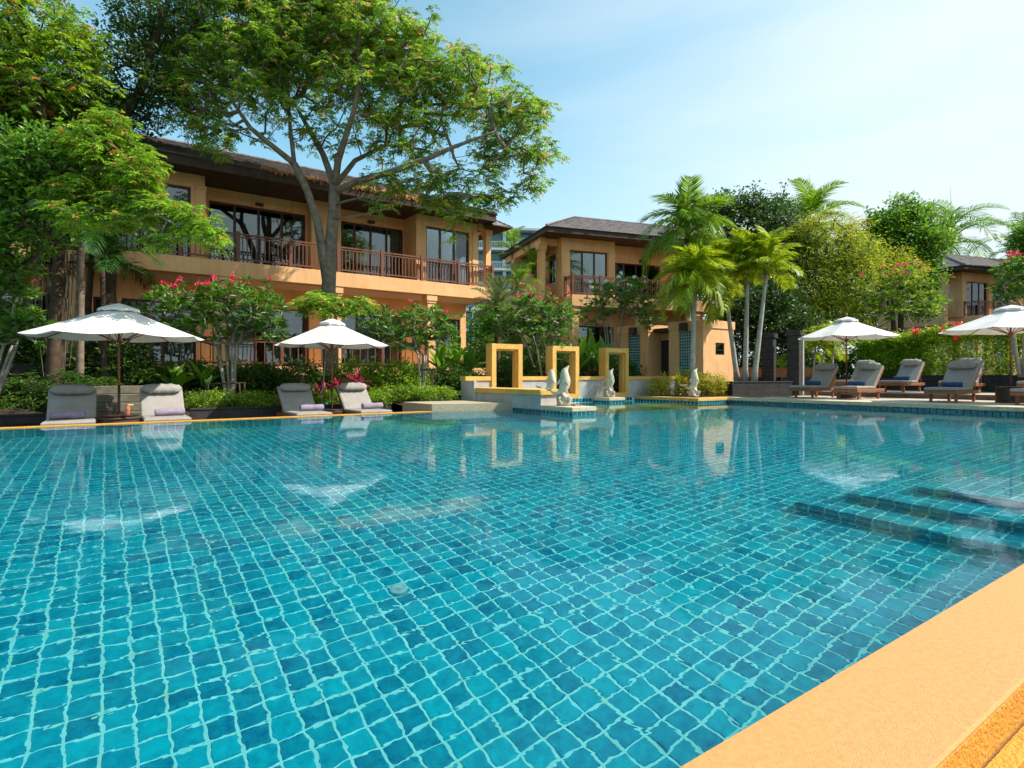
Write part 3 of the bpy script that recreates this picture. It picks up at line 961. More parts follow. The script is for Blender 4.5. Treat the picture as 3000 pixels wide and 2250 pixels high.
LB = ['leftmost yellow portal rising from the ledge at the end of the wall', 'middle yellow portal between two sections of grey wall behind the dolphins', 'right yellow portal beside the small orange building']
for i, x in enumerate((10.03, 12.5, 14.99)):
    r = empty('fountain_portal', (x, 15.44, 0), 0, LB[i], 'portal', 'yellow portals of the fountain wall')
    w, zt, zb = 1.2, 1.98, .16
    T = .165
    mb = MB()
    mb.box(0, T, 0, .36, zb, zt, bev=.012).box(w - T, w, 0, .36, zb, zt, bev=.012)
    mb.build('jamb', YELLOW, r)
    MB().box(T + .001, w - T - .001, 0.001, .359, zt - T, zt - .001).build('lintel', YELLOW, r)
    MB().box(T + .001, w - T - .001, 0.001, .359, zb, zb + .16).build('sill', YELLOW, r)
    mb = MB(); q = .055
    mb.box(T, T + q, .10, .27, zb + .16, zt - T).box(w - T - q, w - T, .10, .27, zb + .16, zt - T).box(T + q, w - T - q, .10, .27, zt - T - q, zt - T)
    mb.build('inner_reveal', YELLOW, r)
# ledge in front, running towards the pool
fl = empty('fountain_ledge', (9.1, 11.8, 0), 0, 'yellow topped grey ledge running from the wall out to the pool', 'ledge')
fo = (9.1, 11.8, 0)
pl(MB().box(9.2, 9.95, 11.85, 15.42, -2, .455), 'ledge_wall', CONCRETE, fl, fo)
pl(MB().box(9.14, 10.0, 11.79, 15.435, .455, .59, bev=.006), 'ledge_cap', YELLOW, fl, fo)
pl(MB().box(9.1, 9.195, 15.0, 15.499, -.3, .80), 'end_panel', CONCRETE, fl, fo)
def pedestal(x0, x1, y0, y1, label, bands):
    r = empty('statue_pedestal', (x0, y0, 0), 0, label, 'pedestal', 'tiled pedestals in the water')
    MB().box(.012, x1 - x0 - .012, .012, y1 - y0 - .012, -1.9, .09).build('pedestal_core', GROUT, r)
    MB().box(-.015, x1 - x0 + .015, -.015, y1 - y0 + .015, .09, .19, bev=.006).build('pedestal_cap', SAND, r)
    h = empty('tile_band', (-x0, -y0, 0)); h.parent = r
    for a, b in bands: band(h, a, b)
pedestal(9.17, 9.92, 10.57, 11.84, 'tiled pedestal of the front dolphin, standing out in the pool', [((9.18, 13.1), (9.18, 10.58)), ((9.18, 10.58), (9.9, 10.58))])
pedestal(14.3, 15.05, 14.55, 15.43, 'tiled pedestal of the dolphin before the right portal', [((14.31, 15.4), (14.31, 14.56)), ((14.31, 14.56), (15.04, 14.56))])
pedestal(11.2, 11.9, 13.95, 15.42, 'pedestal half hidden behind the front dolphin', [((11.21, 15.4), (11.21, 13.96)), ((11.21, 13.96), (11.89, 13.96))])

# ------------------------------------------------------------------ dolphins
def loft(path, radii, n=12, up=Vector((0, 1, 0))):
    mb = MB(); b = 0; pts = [Vector(p) for p in path]
    for i, p in enumerate(pts):
        d = (pts[min(i + 1, len(pts) - 1)] - pts[max(i - 1, 0)]).normalized()
        a = up; c = d.cross(a).normalized()
        for k in range(n):
            t = 2 * math.pi * k / n
            mb.v.append(tuple(p + a * math.cos(t) * radii[i][0] + c * math.sin(t) * radii[i][1]))
    for i in range(len(pts) - 1):
        for k in range(n):
            q = i * n + k; w = i * n + (k + 1) % n
            mb.f.append((q, w, w + n, q + n))
    mb.f.append(tuple(reversed(range(n)))); mb.f.append(tuple((len(pts) - 1) * n + k for k in range(n)))
    return mb
def smooth_sub(o, lv=1):
    m = o.modifiers.new('sub', 'SUBSURF'); m.levels = lv; m.render_levels = lv
def dolphin(loc, label, rz=0, s=1.0):
    r = empty('dolphin_statue', loc, -YAW + rz, label, 'statue', 'stone dolphin fountain statues')
    r.scale = (s, s, s)
    P = [(-.33, 0, .40), (-.27, 0, .335), (-.19, 0, .30), (-.09, 0, .31), (-.01, 0, .38), (.045, 0, .49), (.065, 0, .60), (.06, 0, .71), (.045, 0, .80), (.055, 0, .875), (.085, 0, .925), (.115, 0, .955), (.14, 0, 1.0), (.15, 0, 1.02)]
    Rr = [(.02, .012), (.03, .02), (.045, .036), (.075, .066), (.105, .10), (.125, .125), (.13, .13), (.12, .118), (.105, .10), (.09, .088), (.062, .06), (.036, .034), (.028, .024), (.012, .010)]
    Rr = [(a * 1.14, b * 1.12) for a, b in Rr]
    o = loft(P, Rr).build('body', STATUE, r, smooth=True); smooth_sub(o)
    # two flukes
    for sg in (-1, 1):
        mb = loft([(-.31, .01 * sg, .385), (-.345, .07 * sg, .415), (-.40, .13 * sg, .43), (-.44, .17 * sg, .455)], [(.05, .014), (.06, .013), (.04, .009), (.008, .004)], 8, up=Vector((1, 0, .4)).normalized())
        smooth_sub(mb.build('tail_fluke', STATUE, r, smooth=True))
        mb = loft([(.06, .09 * sg, .66), (.085, .145 * sg, .60), (.12, .175 * sg, .54), (.15, .185 * sg, .50)], [(.05, .02), (.045, .017), (.03, .012), (.006, .004)], 8, up=Vector((0, 0, 1)))
        smooth_sub(mb.build('flipper', STATUE, r, smooth=True))
        MB().lathe([(.001, -.012), (.01, -.008), (.012, 0), (.01, .008), (.001, .012)], 8).build('eye', STATUEB, r).location = (.085, .076 * sg, .875)
    mb = loft([(-.03, 0, .66), (-.085, 0, .62), (-.135, 0, .545), (-.15, 0, .52)], [(.02, .07), (.016, .05), (.01, .025), (.003, .006)], 8)
    smooth_sub(mb.build('dorsal_fin', STATUE, r, smooth=True))
    # carved wave base
    n = 22; rows = 12; mb = MB()
    for i in range(rows):
        z = i / (rows - 1) * .40
        for k in range(n):
            t = 2 * math.pi * k / n
            rad = .185 - .10 * (i / (rows - 1)) ** 1.2 + .024 * math.sin(3 * t + z * 25) + .018 * math.sin(7 * t - z * 40) + .008 * math.sin(13 * t + z * 90)
            mb.v.append((rad * math.cos(t) * 1.05 + .02, rad * math.sin(t), z))
    for i in range(rows - 1):
        for k in range(n):
            q = i * n + k; w = i * n + (k + 1) % n
            mb.f.append((q, w, w + n, q + n))
    mb.f.append(tuple(reversed(range(n)))); mb.f.append(tuple((rows - 1) * n + k for k in range(n)))
    o = mb.build('wave_base', STATUEB, r, smooth=True); smooth_sub(o)
    for a in (.4, 2.3, 4.1, 5.4):      # curled wave scrolls
        pts = [(.17 * math.cos(a) + .05 * math.cos(t) * math.cos(a) * (1 - t / 9) + .02, .17 * math.sin(a) + .05 * math.cos(t) * math.sin(a) * (1 - t / 9), .17 + .055 * math.sin(t) * (1 - t / 9)) for t in np.linspace(-2, 5, 12)]
        MB().tube(pts, list(np.linspace(.035, .012, 12)), 6).build('wave_scroll', STATUEB, r, smooth=True)
    return r
def onp(px, py, z):
    F = (CAM_H - z) * 1700 / (py - 1101); return B(px, F, z)
dolphin(onp(1648, 1188.5, .19), 'front stone dolphin leaping on the pedestal that stands in the pool')
dolphin(Vector((11.5, 14.35, .19)), 'stone dolphin mostly hidden behind the front dolphin, near the middle portal', .1)
dolphin(Vector((14.67, 14.95, .19)), 'stone dolphin on the pedestal before the right portal', 0)
dolphin(onp(2030, 1163, .20), 'pale stone dolphin on the planter corner in front of the croton bush', .2)
# small leaf-like lizard spout on the pedestal edge
MB().tube([onp(1672, 1186, .2), onp(1688, 1186.5, .22), onp(1702, 1188, .205)], [.03, .02, .012], 6).build('water_spout', BRICKM, None, label='small bronze spout lying on the pedestal edge beside the front dolphin', cat='spout')

# ------------------------------------------------------------------ building kit
def wall_open(x0, x1, z0, z1, y0, y1, ops):
    """wall box with rectangular openings (x0,x1,z0,z1), pieces butted"""
    mb = MB(); xs = sorted(ops); c = x0
    for a, b, c0, c1 in xs:
        if a > c: mb.box(c, a, y0, y1, z0, z1)
        if c0 > z0: mb.box(a, b, y0, y1, z0, c0)
        if c1 < z1: mb.box(a, b, y0, y1, c1, z1)
        c = b
    if c < x1: mb.box(c, x1, y0, y1, z0, z1)
    return mb
def window(root, x0, x1, z0, z1, y, n, curtains, M=None, transom=None):
    """framed glazing facing -y at depth y, n leaves; curtains: per-leaf flags"""
    w = empty('window', (0, 0, 0)); w.parent = root
    if M is not None: w.matrix_local = M
    fr = MB(); t = .07
    fr.box(x0, x0 + t, y - .03, y + .06, z0, z1).box(x1 - t, x1, y - .03, y + .06, z0, z1)
    fr.box(x0 + t, x1 - t, y - .03, y + .06, z1 - t, z1).box(x0 + t, x1 - t, y - .03, y + .06, z0, z0 + t)
    lw = (x1 - x0 - t) / n
    for i in range(1, n):
        c = x0 + t / 2 + lw * i
        fr.box(c - .045, c + .045, y - .025, y + .055, z0 + t, z1 - t)
    fr.build('frame', FRAME, w)
    for i in range(n):
        a = x0 + t / 2 + lw * i + .046; b = a + lw - .092
        MB().box(a, b, y + .005, y + .015, z0 + t, z1 - t).build('pane', PANE, w)
        if curtains[i % len(curtains)]:
            cm = MB(); k = max(6, int((b - a) / .035)); prev = None
            cw = curtains[i % len(curtains)]
            aa, bb = (a, b) if cw == 1 else ((a, a + (b - a) * .45) if cw == 2 else (a + (b - a) * .55, b))
            for j in range(k + 1):
                x = aa + (bb - aa) * j / k; yy = y + .16 + .03 * math.sin(j * 1.9 + i) + .012 * math.sin(j * .7)
                if prev: cm.face((prev[0], prev[1], z0 + .02), (x, yy, z0 + .02), (x, yy, z1 - .03), (prev[0], prev[1], z1 - .03))
                prev = (x, yy)
            cm.build('curtain', CURT, w, smooth=True)
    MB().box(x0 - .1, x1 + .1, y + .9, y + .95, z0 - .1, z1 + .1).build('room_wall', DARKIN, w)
    return w
def railing(root, x0, x1, y, z0, z1, sp, mt=WOODR, axis='x', post=True, endpost=True):
    r = empty('railing', (0, 0, 0)); r.parent = root
    def bx(mb, a, b, w, c, d):
        if axis == 'x': mb.box(a, b, y - w / 2, y + w / 2, c, d)
        else: mb.box(y - w / 2, y + w / 2, a, b, c, d)
        return mb
    if post: bx(MB(), x0 - .055, x0 + .055, .11, z0, z1 + .06).build('post', mt, r)
    if endpost: bx(MB(), x1 - .055, x1 + .055, .11, z0, z1 + .06).build('post', mt, r)
    bx(MB(), x0 + .056, x1 - .056, .09, z1 - .055, z1).build('top_rail', mt, r)
    bx(MB(), x0 + .056, x1 - .056, .05, z1 - .14, z1 - .10).build('mid_rail', mt, r)
    bx(MB(), x0 + .056, x1 - .056, .06, z0 + .08, z0 + .13).build('bottom_rail', mt, r)
    n = int((x1 - x0 - .1) / sp)
    me = MB().box(-.016, .016, -.016, .016, z0 + .13, z1 - .10).mesh('baluster', mt)
    for i in range(1, n):
        c = x0 + (x1 - x0) * i / n
        inst('baluster', me, (c, y, 0) if axis == 'x' else (y, c, 0), r)
    return r
def column(root, x, y, z0, z1, w=.36, m=STUCCO):
    mb = MB()
    mb.box(x - w / 2, x + w / 2, y - w / 2, y + w / 2, z0, z1 - .34, bev=.01)
    mb.build('column', m, root)
    MB().box(x - w / 2 - .03, x + w / 2 + .03, y - w / 2 - .03, y + w / 2 + .03, z1 - .34, z1 - .24, bev=.01).build('column_neck', m, root)
    MB().box(x - w / 2 - .06, x + w / 2 + .06, y - w / 2 - .06, y + w / 2 + .06, z1 - .24, z1 - .001, bev=.01).build('capital', m, root)
def roof_face(root, e0, e1, r1, r0, npart, cw=.30, ch=.21, m=SHINGLE, straw=None, name='shingle'):
    """slope from eave e0-e1 up to ridge r0-r1, shingled in lapped courses"""
    e0, e1, r0, r1 = map(Vector, (e0, e1, r0, r1))
    rnd = random.Random(5)
    up = ((r0 + r1) / 2 - (e0 + e1) / 2); nrm = (e1 - e0).cross(r0 - e0).normalized()
    if nrm.z < 0: nrm = -nrm
    ex = (e1 - e0).normalized(); upv = nrm.cross(ex)
    if upv.z < 0: upv = -upv
    H = (r0 - e0).dot(upv)
    rows = int(H / ch)
    lst = []
    for j in range(rows):
        t0 = j / rows
        a = e0.lerp(r0, t0); b = e1.lerp(r1, t0)
        Ln = (b - a).length; n = max(1, int(Ln / cw)); off = (j % 2) * .5
        for i in range(n):
            s0 = (i + off * .0) / n
            p = a + (b - a) * s0
            lst.append((j, p, Ln / n))
    # mesh of one shingle (local x along the eave, y up the slope)
    def sm(L_, jit): 
        return [(0.006, -.05 + jit, .012), (L_ - .006, -.05 + jit * .6, .012), (L_ - .006, ch + .02, .002), (.006, ch + .02, .002), (0.006, -.05 + jit, .034), (L_ - .006, -.05 + jit * .6, .034), (L_ - .006, ch + .02, .014), (.006, ch + .02, .014)]
    ff = [(0, 1, 5, 4), (1, 2, 6, 5), (2, 3, 7, 6), (3, 0, 4, 7), (4, 5, 6, 7)]
    M = Matrix.Identity(4)
    for i in range(3): M[i][0] = ex[i]; M[i][1] = upv[i]; M[i][2] = nrm[i]
    rot = M.to_euler()
    mes = {}
    parts = lst[:npart] if npart else []
    for j, p, Ln in parts:
        k = (rnd.randrange(3), round(Ln, 3), j)
        k = (k[0], round(Ln, 2))
        if k not in mes:
            me = bpy.data.meshes.new('shingle'); me.from_pydata(sm(Ln, rnd.uniform(-.03, .02)), [], ff); me.materials.append(m); mes[k] = me
        inst(name, mes[k], p, root, rot)
    V = []; F = []
    for j, p, Ln in lst[npart:]:
        b = len(V); jit = rnd.uniform(-.035, .025); lift = rnd.uniform(0, .008)
        for q in sm(Ln, jit): V.append(tuple(p + ex * q[0] + upv * q[1] + nrm * (q[2] + lift)))
        F += [tuple(b + c for c in f) for f in ff]
    if V: npmesh('shingle_courses', V, F, m, root, kind='stuff')
    MB().face(e0, e1, r1, r0).build('roof_deck', SOFFIT, root)

# ---- building 1 (left, long)
b1 = empty('hotel_wing', (0, 22, 0), 0, 'long two storey orange hotel wing with balconies behind the big tree', 'building')
XL, XR = -12, 14.4
F2 = 4.92
MB().box(XL, XR, 0, 6, F2 - .55, F2, bev=.01).build('balcony_slab', STUCCO, b1)
MB().box(XL + .02, XR - .02, .25, 5.9, F2 - .562, F2 - .552).build('soffit', WHITESOF, b1)
MB().box(XL, .9, .03, 5.99, .981, 1.3).build('plinth_course', PLINTH, b1)
MB().box(.901, XR, .02, 6, .98, 1.3).build('floor_slab', STUCCO, b1)
MB().box(XL, XR - .2, .12, 6, -.3, .979).build('plinth', PLINTH, b1)
ZT = 7.78
bays = [(-9.6, -6.6), (-.3, 2.77), (10.7, 13.7)]
rec = [(-6.6, -.3), (2.77, 10.7)]
for a, b in bays:
    ops = [(a + .45, b - .42, F2 + .02, 7.33)]
    wall_open(a, b, F2, ZT, .3, .55, ops).build('bay_wall', STUCCO, b1)
    MB().box(a, a + .25, .551, 1.5, F2, ZT).build('bay_side_wall', STUCCO, b1)
    MB().box(b - .25, b, .551, 1.5, F2, ZT).build('bay_side_wall', STUCCO, b1)
    window(b1, a + .45, b - .42, F2 + .02, 7.33, .42, 3, [1, 1, 1] if a > 5 else [2, 0, 3])
    for q in (a - .03, b - .27):
        MB().box(q, q + .30, .262, .299, F2, 7.30).build('pilaster', STUCCO, b1)
        MB().box(q - .03, q + .33, .232, .299, 7.301, 7.42).build('cornice_block', STUCCO, b1)
    MB().box(a, b, .27, .299, 7.425, ZT - .01).build('frieze', STUCCO, b1)
wall_open(-6.6, -.3, F2, ZT, 1.5, 1.75, [(-5.9, -3.9, F2 + .02, 7.32), (-2.9, -.9, F2 + .02, 7.32)]).build('recessed_wall', STUCCO, b1)
wall_open(2.77, 10.7, F2, ZT, 1.5, 1.75, [(3.05, 6.47, F2 + .02, 7.32), (7.75, 10.65, F2 + .02, 7.32)]).build('recessed_wall', STUCCO, b1)
window(b1, -5.9, -3.9, F2 + .02, 7.32, 1.62, 2, [0])
window(b1, -2.9, -.9, F2 + .02, 7.32, 1.62, 2, [0])
window(b1, 3.05, 6.47, F2 + .02, 7.32, 1.62, 4, [0, 0, 0, 3])
window(b1, 7.75, 10.65, F2 + .02, 7.32, 1.62, 4, [2, 3, 1, 1])
MB().box(6.53, 7.69, .9, 1.499, F2, ZT).build('pier', STUCCO, b1)
for a, b in rec: MB().box(a, b, 1.46, 1.499, 7.45, 7.52).build('string_course', STUCCO, b1)
for x in (4.6, 9.0):
    MB().box(x, x + .28, 1.30, 1.46, 7.36, 7.46, bev=.01).build('wall_lamp', METAL, b1)
column(b1, 14.2, .28, F2, 7.55, .26)
column(b1, 14.2, 3.2, F2, 7.55, .26)
MB().box(13.7, 14.4, .15, .42, 7.55, 7.85).build('beam', STUCCO, b1)
MB().box(14.07, 14.33, .421, 5, 7.55, 7.84).build('beam', STUCCO, b1)
MB().box(13.45, 13.7, 1.501, 5.5, F2, ZT).build('end_wall', STUCCO, b1)
MB().box(XL, 13.44, 5.5, 5.75, 1.3, ZT).build('rear_wall', STUCCO, b1)
# ground floor
xs = [3.2 + 4.05 * k for k in range(-3, 3)]
for x in xs: column(b1, x, .27, 1.3, F2 - .56, .36)
ops = []
for i, x in enumerate(xs[:-1]): ops.append((x + .5, x + 3.55, 1.32, 3.62))
ops.append((11.9, 13.8, 1.32, 3.62))
wall_open(XL, 14.1, 1.3, F2 - .56, 2.0, 2.25, ops).build('ground_floor_wall', STUCCO, b1)
for i, (a, b, c, d) in enumerate(ops): window(b1, a, b, c, d, 2.12, 3 if b - a > 2.5 else 2, [1, 3, 2] if i % 2 else [3, 1, 1])
pr_ = [14.35 - 1.762 * k for k in range(0, 12)]
for i in range(len(pr_) - 1): railing(b1, pr_[i + 1], pr_[i], .06, F2, F2 + 1.0, .135, post=(i == len(pr_) - 2))
gp = [11.1, 9.12, 7.26, 5.25, 3.2, 1.2]
for i in range(len(gp) - 1): railing(b1, gp[i + 1], gp[i], .12, 1.3, 2.28, .27, post=(i == len(gp) - 2))
# balcony furniture hints: dark chairs
# roof
ev, rz_, ry = 7.98, 10.05, 4.1
rf = empty('roof', (0, 0, 0)); rf.parent = b1
roof_face(rf, (-18, -.85, ev), (14.0, -.85, ev), (10.3, ry, rz_), (-18, ry, rz_), 300)
roof_face(rf, (14.0, -.85, ev), (14.0, 9.0, ev), (10.3, ry, rz_), (10.3, ry, rz_), 0)
MB().face((14.0, 9.0, ev), (-18, 9.0, ev), (-18, ry, rz_), (10.3, ry, rz_)).build('rear_slope', SHINGLE, rf)
MB().box(-18, 13.97, -.84, -.80, ev - .30, ev - .005).box(13.93, 13.97, -.80, 9, ev - .30, ev - .005).build('fascia_board', SOFFIT, rf)
MB().box(-18, 13.92, -.795, 8.9, ev - .2, ev - .17).build('eave_soffit', SOFFIT, rf)
MB().tube([(-18, ry, rz_ + .03), (10.3, ry, rz_ + .03)], .07, 6).build('ridge_cap', SHINGLE, rf)
MB().tube([(10.3, ry, rz_ + .03), (14.0, -.85, ev + .05)], .05, 6).build('hip_cap', SHINGLE, rf)
# lower lean-to roof over the corner veranda
roof_face(rf, (15.0, -.6, 7.62), (15.0, 6.5, 7.62), (13.6, 6.5, 8.15), (13.6, -.1, 8.15), 0)
MB().face((13.6, -.1, 8.15), (13.95, -.6, 7.62), (15.0, -.6, 7.62)).build('hip_end', SHINGLE, rf)
MB().box(13.95, 15.0, -.6, 6.5, 7.58, 7.61).build('eave_soffit', SOFFIT, rf)
# ragged straw eave strip
def straw(x0, x1, y, z, rows, parent):
    n = int((x1 - x0) * 170)
    x = rng.uniform(x0, x1, n); k = rng.random(n)
    edge = np.interp(x, [x0, x0 + .5, x1 - .5, x1], [.25, 1, 1, .2]) * (1 + .25 * np.sin(x * 2.2) + .15 * np.sin(x * 7))
    P = np.stack([x, y - .03 + rng.uniform(-.12, .55, n) * (1 - k), z + .10 + .26 * (1 - k) * .6 - k * .10 * edge], 1)
    D = np.stack([rng.normal(0, .35, n), -.75 * np.ones(n), -.75 + rng.normal(0, .25, n)], 1)
    V, F, r = leaf_arrays(P, D, rng.uniform(.12, .26, n), .026, rng.random(n), .05)
    npmesh('straw_fringe', V, F, SHINGLE2, parent, rnd=r, kind='stuff')
straw(4.3, 12.2, -.85, ev, 3, rf)

# ---- building 2 (middle) and 3 (right), same family of wing
def wing(px, F, rot, label, w2, recess, with_left=True, length=9.0, roofx=12.0, dx=0):
    o = B(px, F, 0)
    r = empty('hotel_wing', o, rot, label, 'building')
    FZ = 5.03
    bay = 3.1
    wall_open(0, bay, FZ, 8.12, 0, .25, [(.48, 2.68, FZ + .02, 7.5)]).build('bay_wall', STUCCO, r)
    window(r, .48, 2.68, FZ + .02, 7.5, .12, 3, [1, 1, 1])
    for q in (0, bay - .36):
        MB().box(q, q + .36, -.045, -.003, FZ, 7.42).build('pilaster', STUCCO, r)
        MB().box(q - .03, q + .39, -.07, -.003, 7.421, 7.52).build('cornice_block', STUCCO, r)
    MB().box(.0, bay, -.03, -.003, 7.525, 8.11).build('frieze', STUCCO, r)
    # left side wall with windows (faces -x)
    Ms = Matrix.Rotation(-math.pi / 2, 4, 'Z')            # local x -> -y, y -> x
    # side wall built directly
    mb = MB(); ops = [(.8, 1.75, FZ + .9, 7.45), (2.5, 3.9, FZ + .9, 7.45)]
    c = .251
    for a, b2, z0, z1 in ops:
        mb.box(0, .25, c, a, FZ, 8.12); mb.box(0, .25, a, b2, FZ, z0); mb.box(0, .25, a, b2, z1, 8.12); c = b2
    mb.box(0, .25, c, 6.0, FZ, 8.12)
    mb.build('side_wall', STUCCO, r)
    M = Matrix.Rotation(-math.pi / 2, 4, 'Z')
    for a, b2, z0, z1 in ops:
        # window faces -x: local -y direction mapped to -x
        window(r, -b2, -a, z0, z1, .12, 2, [1, 3], M=M)
    MB().box(.25, bay, 5.75, 6.0, 1.3, 8.12).build('rear_wall', STUCCO, r)
    if with_left:
        for y in (.6, 4.4): column(r, -.9, y, FZ - .6, 7.75, .34)
        MB().box(-1.05, -.75, .80, 5.6, FZ - .3, FZ + .95, bev=.01).build('parapet', STUCCO, r)
        MB().box(-1.05, -.75, .3, 6, 7.75, 8.12).build('beam', STUCCO, r)
        MB().box(-.749, -.01, .45, .75, 7.75, 8.12).build('beam', STUCCO, r)
        MB().box(-1.05, -.01, .3, 6, FZ - .55, FZ - .301).build('veranda_slab', STUCCO, r)
        MB().box(-.9, 0, .6, 6, 1.0, FZ - .56).build('side_ground_wall', STUCCO, r)
    # recess to the right
    wall_open(bay + .001, length, FZ, 8.12, .8, 1.05, [(bay + .3, bay + 3.4, FZ + .02, 7.2)]).build('recessed_wall', STUCCO, r)
    window(r, bay + .3, bay + 3.4, FZ + .02, 7.2, .92, 4, [1, 3, 2, 1])
    MB().box(bay - .25, bay, .251, .8, FZ, 8.12).build('bay_side_wall', STUCCO, r)
    MB().box(bay + 2.0, bay + 2.3, .55, .79, 7.25, 7.42, bev=.01).build('wall_lamp', METAL, r)
    # balcony
    MB().box(.1, length, -1.05, 6, FZ - .58, FZ, bev=.01).build('balcony_slab', STUCCO, r)
    railing(r, .18, 1.75, -.95, FZ, FZ + 1.0, .125)
    railing(r, 1.75, 3.4, -.95, FZ, FZ + 1.0, .125, post=False)
    railing(r, 3.4, 5.1, -.95, FZ, FZ + 1.0, .125, post=False)
    railing(r, 5.1, 6.8, -.95, FZ, FZ + 1.0, .125, post=False)
    railing(r, -.9, -.06, .18, FZ, FZ + 1.0, .125, axis='y', post=False, endpost=True)
    # ground floor
    wall_open(.2, length, 1.0, FZ - .59, .3, .55, [(1.0, 3.2, 1.3, 3.6), (4.2, 6.8, 1.3, 3.6)]).build('ground_floor_wall', STUCCO, r)
    window(r, 1.0, 3.2, 1.3, 3.6, .42, 3, [0, 0, 1]); window(r, 4.2, 6.8, 1.3, 3.6, .42, 3, [0])
    MB().box(-.9, length, .28, 6, -.3, .999).build('plinth', PLINTH, r)
    for x in (.35, 4.0, 7.6): column(r, x, -.75, .2, FZ - .59, .36)
    rf = empty('roof', (0, 0, 0)); rf.parent = r
    ev, rz = 8.36, 10.05
    e = [(-1.25 if with_left else -.75, -.95), (roofx, -.95), (roofx, 6.6)]
    x0 = e[0][0]; ry = 2.85; hx = x0 + 3.3
    roof_face(rf, (x0, -.95, ev), (roofx, -.95, ev), (roofx, ry, rz), (hx, ry, rz), 280, cw=.32, ch=.25)
    roof_face(rf, (x0, 6.6, ev), (x0, -.95, ev), (hx, ry, rz), (hx, ry, rz), 0, cw=.32, ch=.25)
    MB().face((x0, 6.6, ev), (roofx, 6.6, ev), (roofx, ry, rz), (hx, ry, rz)).build('rear_slope', SHINGLE, rf)
    MB().box(x0 + .02, roofx, -.93, -.89, ev - .26, ev - .005).box(x0 + .02, x0 + .06, -.889, 6.55, ev - .26, ev - .005).build('fascia_board', SOFFIT, rf)
    MB().box(x0 + .07, roofx, -.88, 6.5, ev - .24, ev - .21).build('eave_soffit', SOFFIT, rf)
    MB().tube([(x0, -.95, ev + .05), (hx, ry, rz + .03), (roofx, ry, rz + .03)], .06, 6).build('hip_cap', SHINGLE, rf)
    return r
wing(1645, 30, R_(-15.47), 'orange hotel wing with wooden balcony in the middle distance behind the white plumeria', 0, 0)
wing(2817, 40, R_(-15.47), 'orange hotel wing seen at the far right above the red flowered hedge', 0, 0, with_left=True, length=8)

# ---- far hotel
fh = empty('apartment_block', B(1555, 95, 0), -YAW + R_(6), 'distant tall teal glass and white hotel block behind the gap between roofs', 'building')
MB().box(-14, 16, 1.2, 12, 0, 24.8).build('glass_wall', HGLASS, fh)
for k in range(8):
    z = 25 - 3.3 * k
    MB().box(-15, 17, -.5, 11.9, z - .35, z).build('floor_slab', HOTELW, fh)
    if k:
        MB().box(-15, 17, -.45, -.38, z + .95, z + 1.05).build('balcony_rail', HOTELW, fh)
        mb = MB()
        for i in range(120): mb.box(-14.8 + i * .265, -14.74 + i * .265, -.44, -.39, z, z + .95)
        mb.build('balcony_bars', HOTELW, fh, kind='stuff')
for i in range(7): MB().box(-14.6 + i * 5, -14.1 + i * 5, -.1, 1.19, 0, 24.6).build('party_wall', HOTELW, fh)

# ---- changing hut
hut = empty('changing_hut', (19.8, 14.8, .2), 0, 'small orange pool hut with two teal tiled panels and a dark doorway', 'hut')
ZH = 3.0
hx = 2.05
# front (faces -y, lit), x 0..2.05 ; left face x=0, y 0..1.75
wall_open(0, hx, .2, ZH - .3, 0, .25, [(.80, 1.40, 1.62, 2.12)]).build('front_wall', STUCCO, hut)
mb = MB(); mb.box(0, .25, .251, .50, .2, ZH - .3).box(0, .25, 1.22, 1.75, .2, ZH - .3).box(0, .25, .5, 1.22, .2, .62).box(0, .25, .5, 1.22, 2.62, ZH - .3)
mb.build('side_wall', STUCCO, hut)
MB().box(.26, hx, 1.5, 1.749, .2, ZH - .3).build('inner_wall', STUCCO, hut)
MB().box(hx - .25, hx, .251, 1.499, .2, ZH - .3).build('far_wall', STUCCO, hut)
MB().box(-.04, hx + .04, -.04, 1.77, ZH - .3, ZH + .03, bev=.01).build('parapet', STUCCO, hut)
mb = MB()
mb.box(.80, 1.40, .03, .10, 1.62, 1.67).box(.80, 1.40, .03, .10, 2.07, 2.12).box(.80, .85, .03, .10, 1.67, 2.07).box(1.35, 1.40, .03, .10, 1.67, 2.07).box(.85, 1.35, .04, .09, 1.80, 1.83)
w = empty('window', (0, 0, 0)); w.parent = hut
mb.build('frame', METAL, w); MB().box(.85, 1.35, .06, .07, 1.67, 2.07).build('pane', PANE, w)
MB().box(.8, 1.4, .2, .24, 1.62, 2.12).build('blind', CURT, w)
def mosaic(parent, x, y0, y1, z0, z1, ny, nz):
    MB().box(x + .03, x + .08, y0, y1, z0, z1).build('mosaic_backing', GROUT, parent)
    w, h = (y1 - y0) / ny, (z1 - z0) / nz
    V0, F0 = tile_mesh(w, h, gap=.007); F0 = np.array(F0)
    M = MX((x + .03, y1, z0), (0, -1, 0), (0, 0, 1))
    C = np.stack([a.ravel() for a in np.meshgrid(np.arange(ny) * w, np.arange(nz) * h, indexing='ij')] + [np.zeros(ny * nz)], 1)
    V = (C[:, None] + V0[None]).reshape(-1, 3) @ np.array(M.to_3x3()).T + np.array(M.translation)
    F = (np.arange(len(C))[:, None, None] * 8 + F0[None]).reshape(-1, 4)
    npmesh('mosaic_panel', V, F, TILED, parent, kind='stuff')
mosaic(hut, 0, .5, 1.22, .62, 2.62, 6, 16)
for a, b, c, d in ((.42, .50, .55, 2.7), (1.22, 1.30, .55, 2.7)): MB().box(-.04, -.002, a, b, c, d).build('panel_frame', STUCCO, hut)
MB().box(-.05, -.002, .42, 1.30, .50, .549).build('panel_frame', STUCCO, hut)
MB().box(-.28, -.045, .72, 1.0, 2.62, 2.95, bev=.02).build('wall_lamp', METAL, hut)
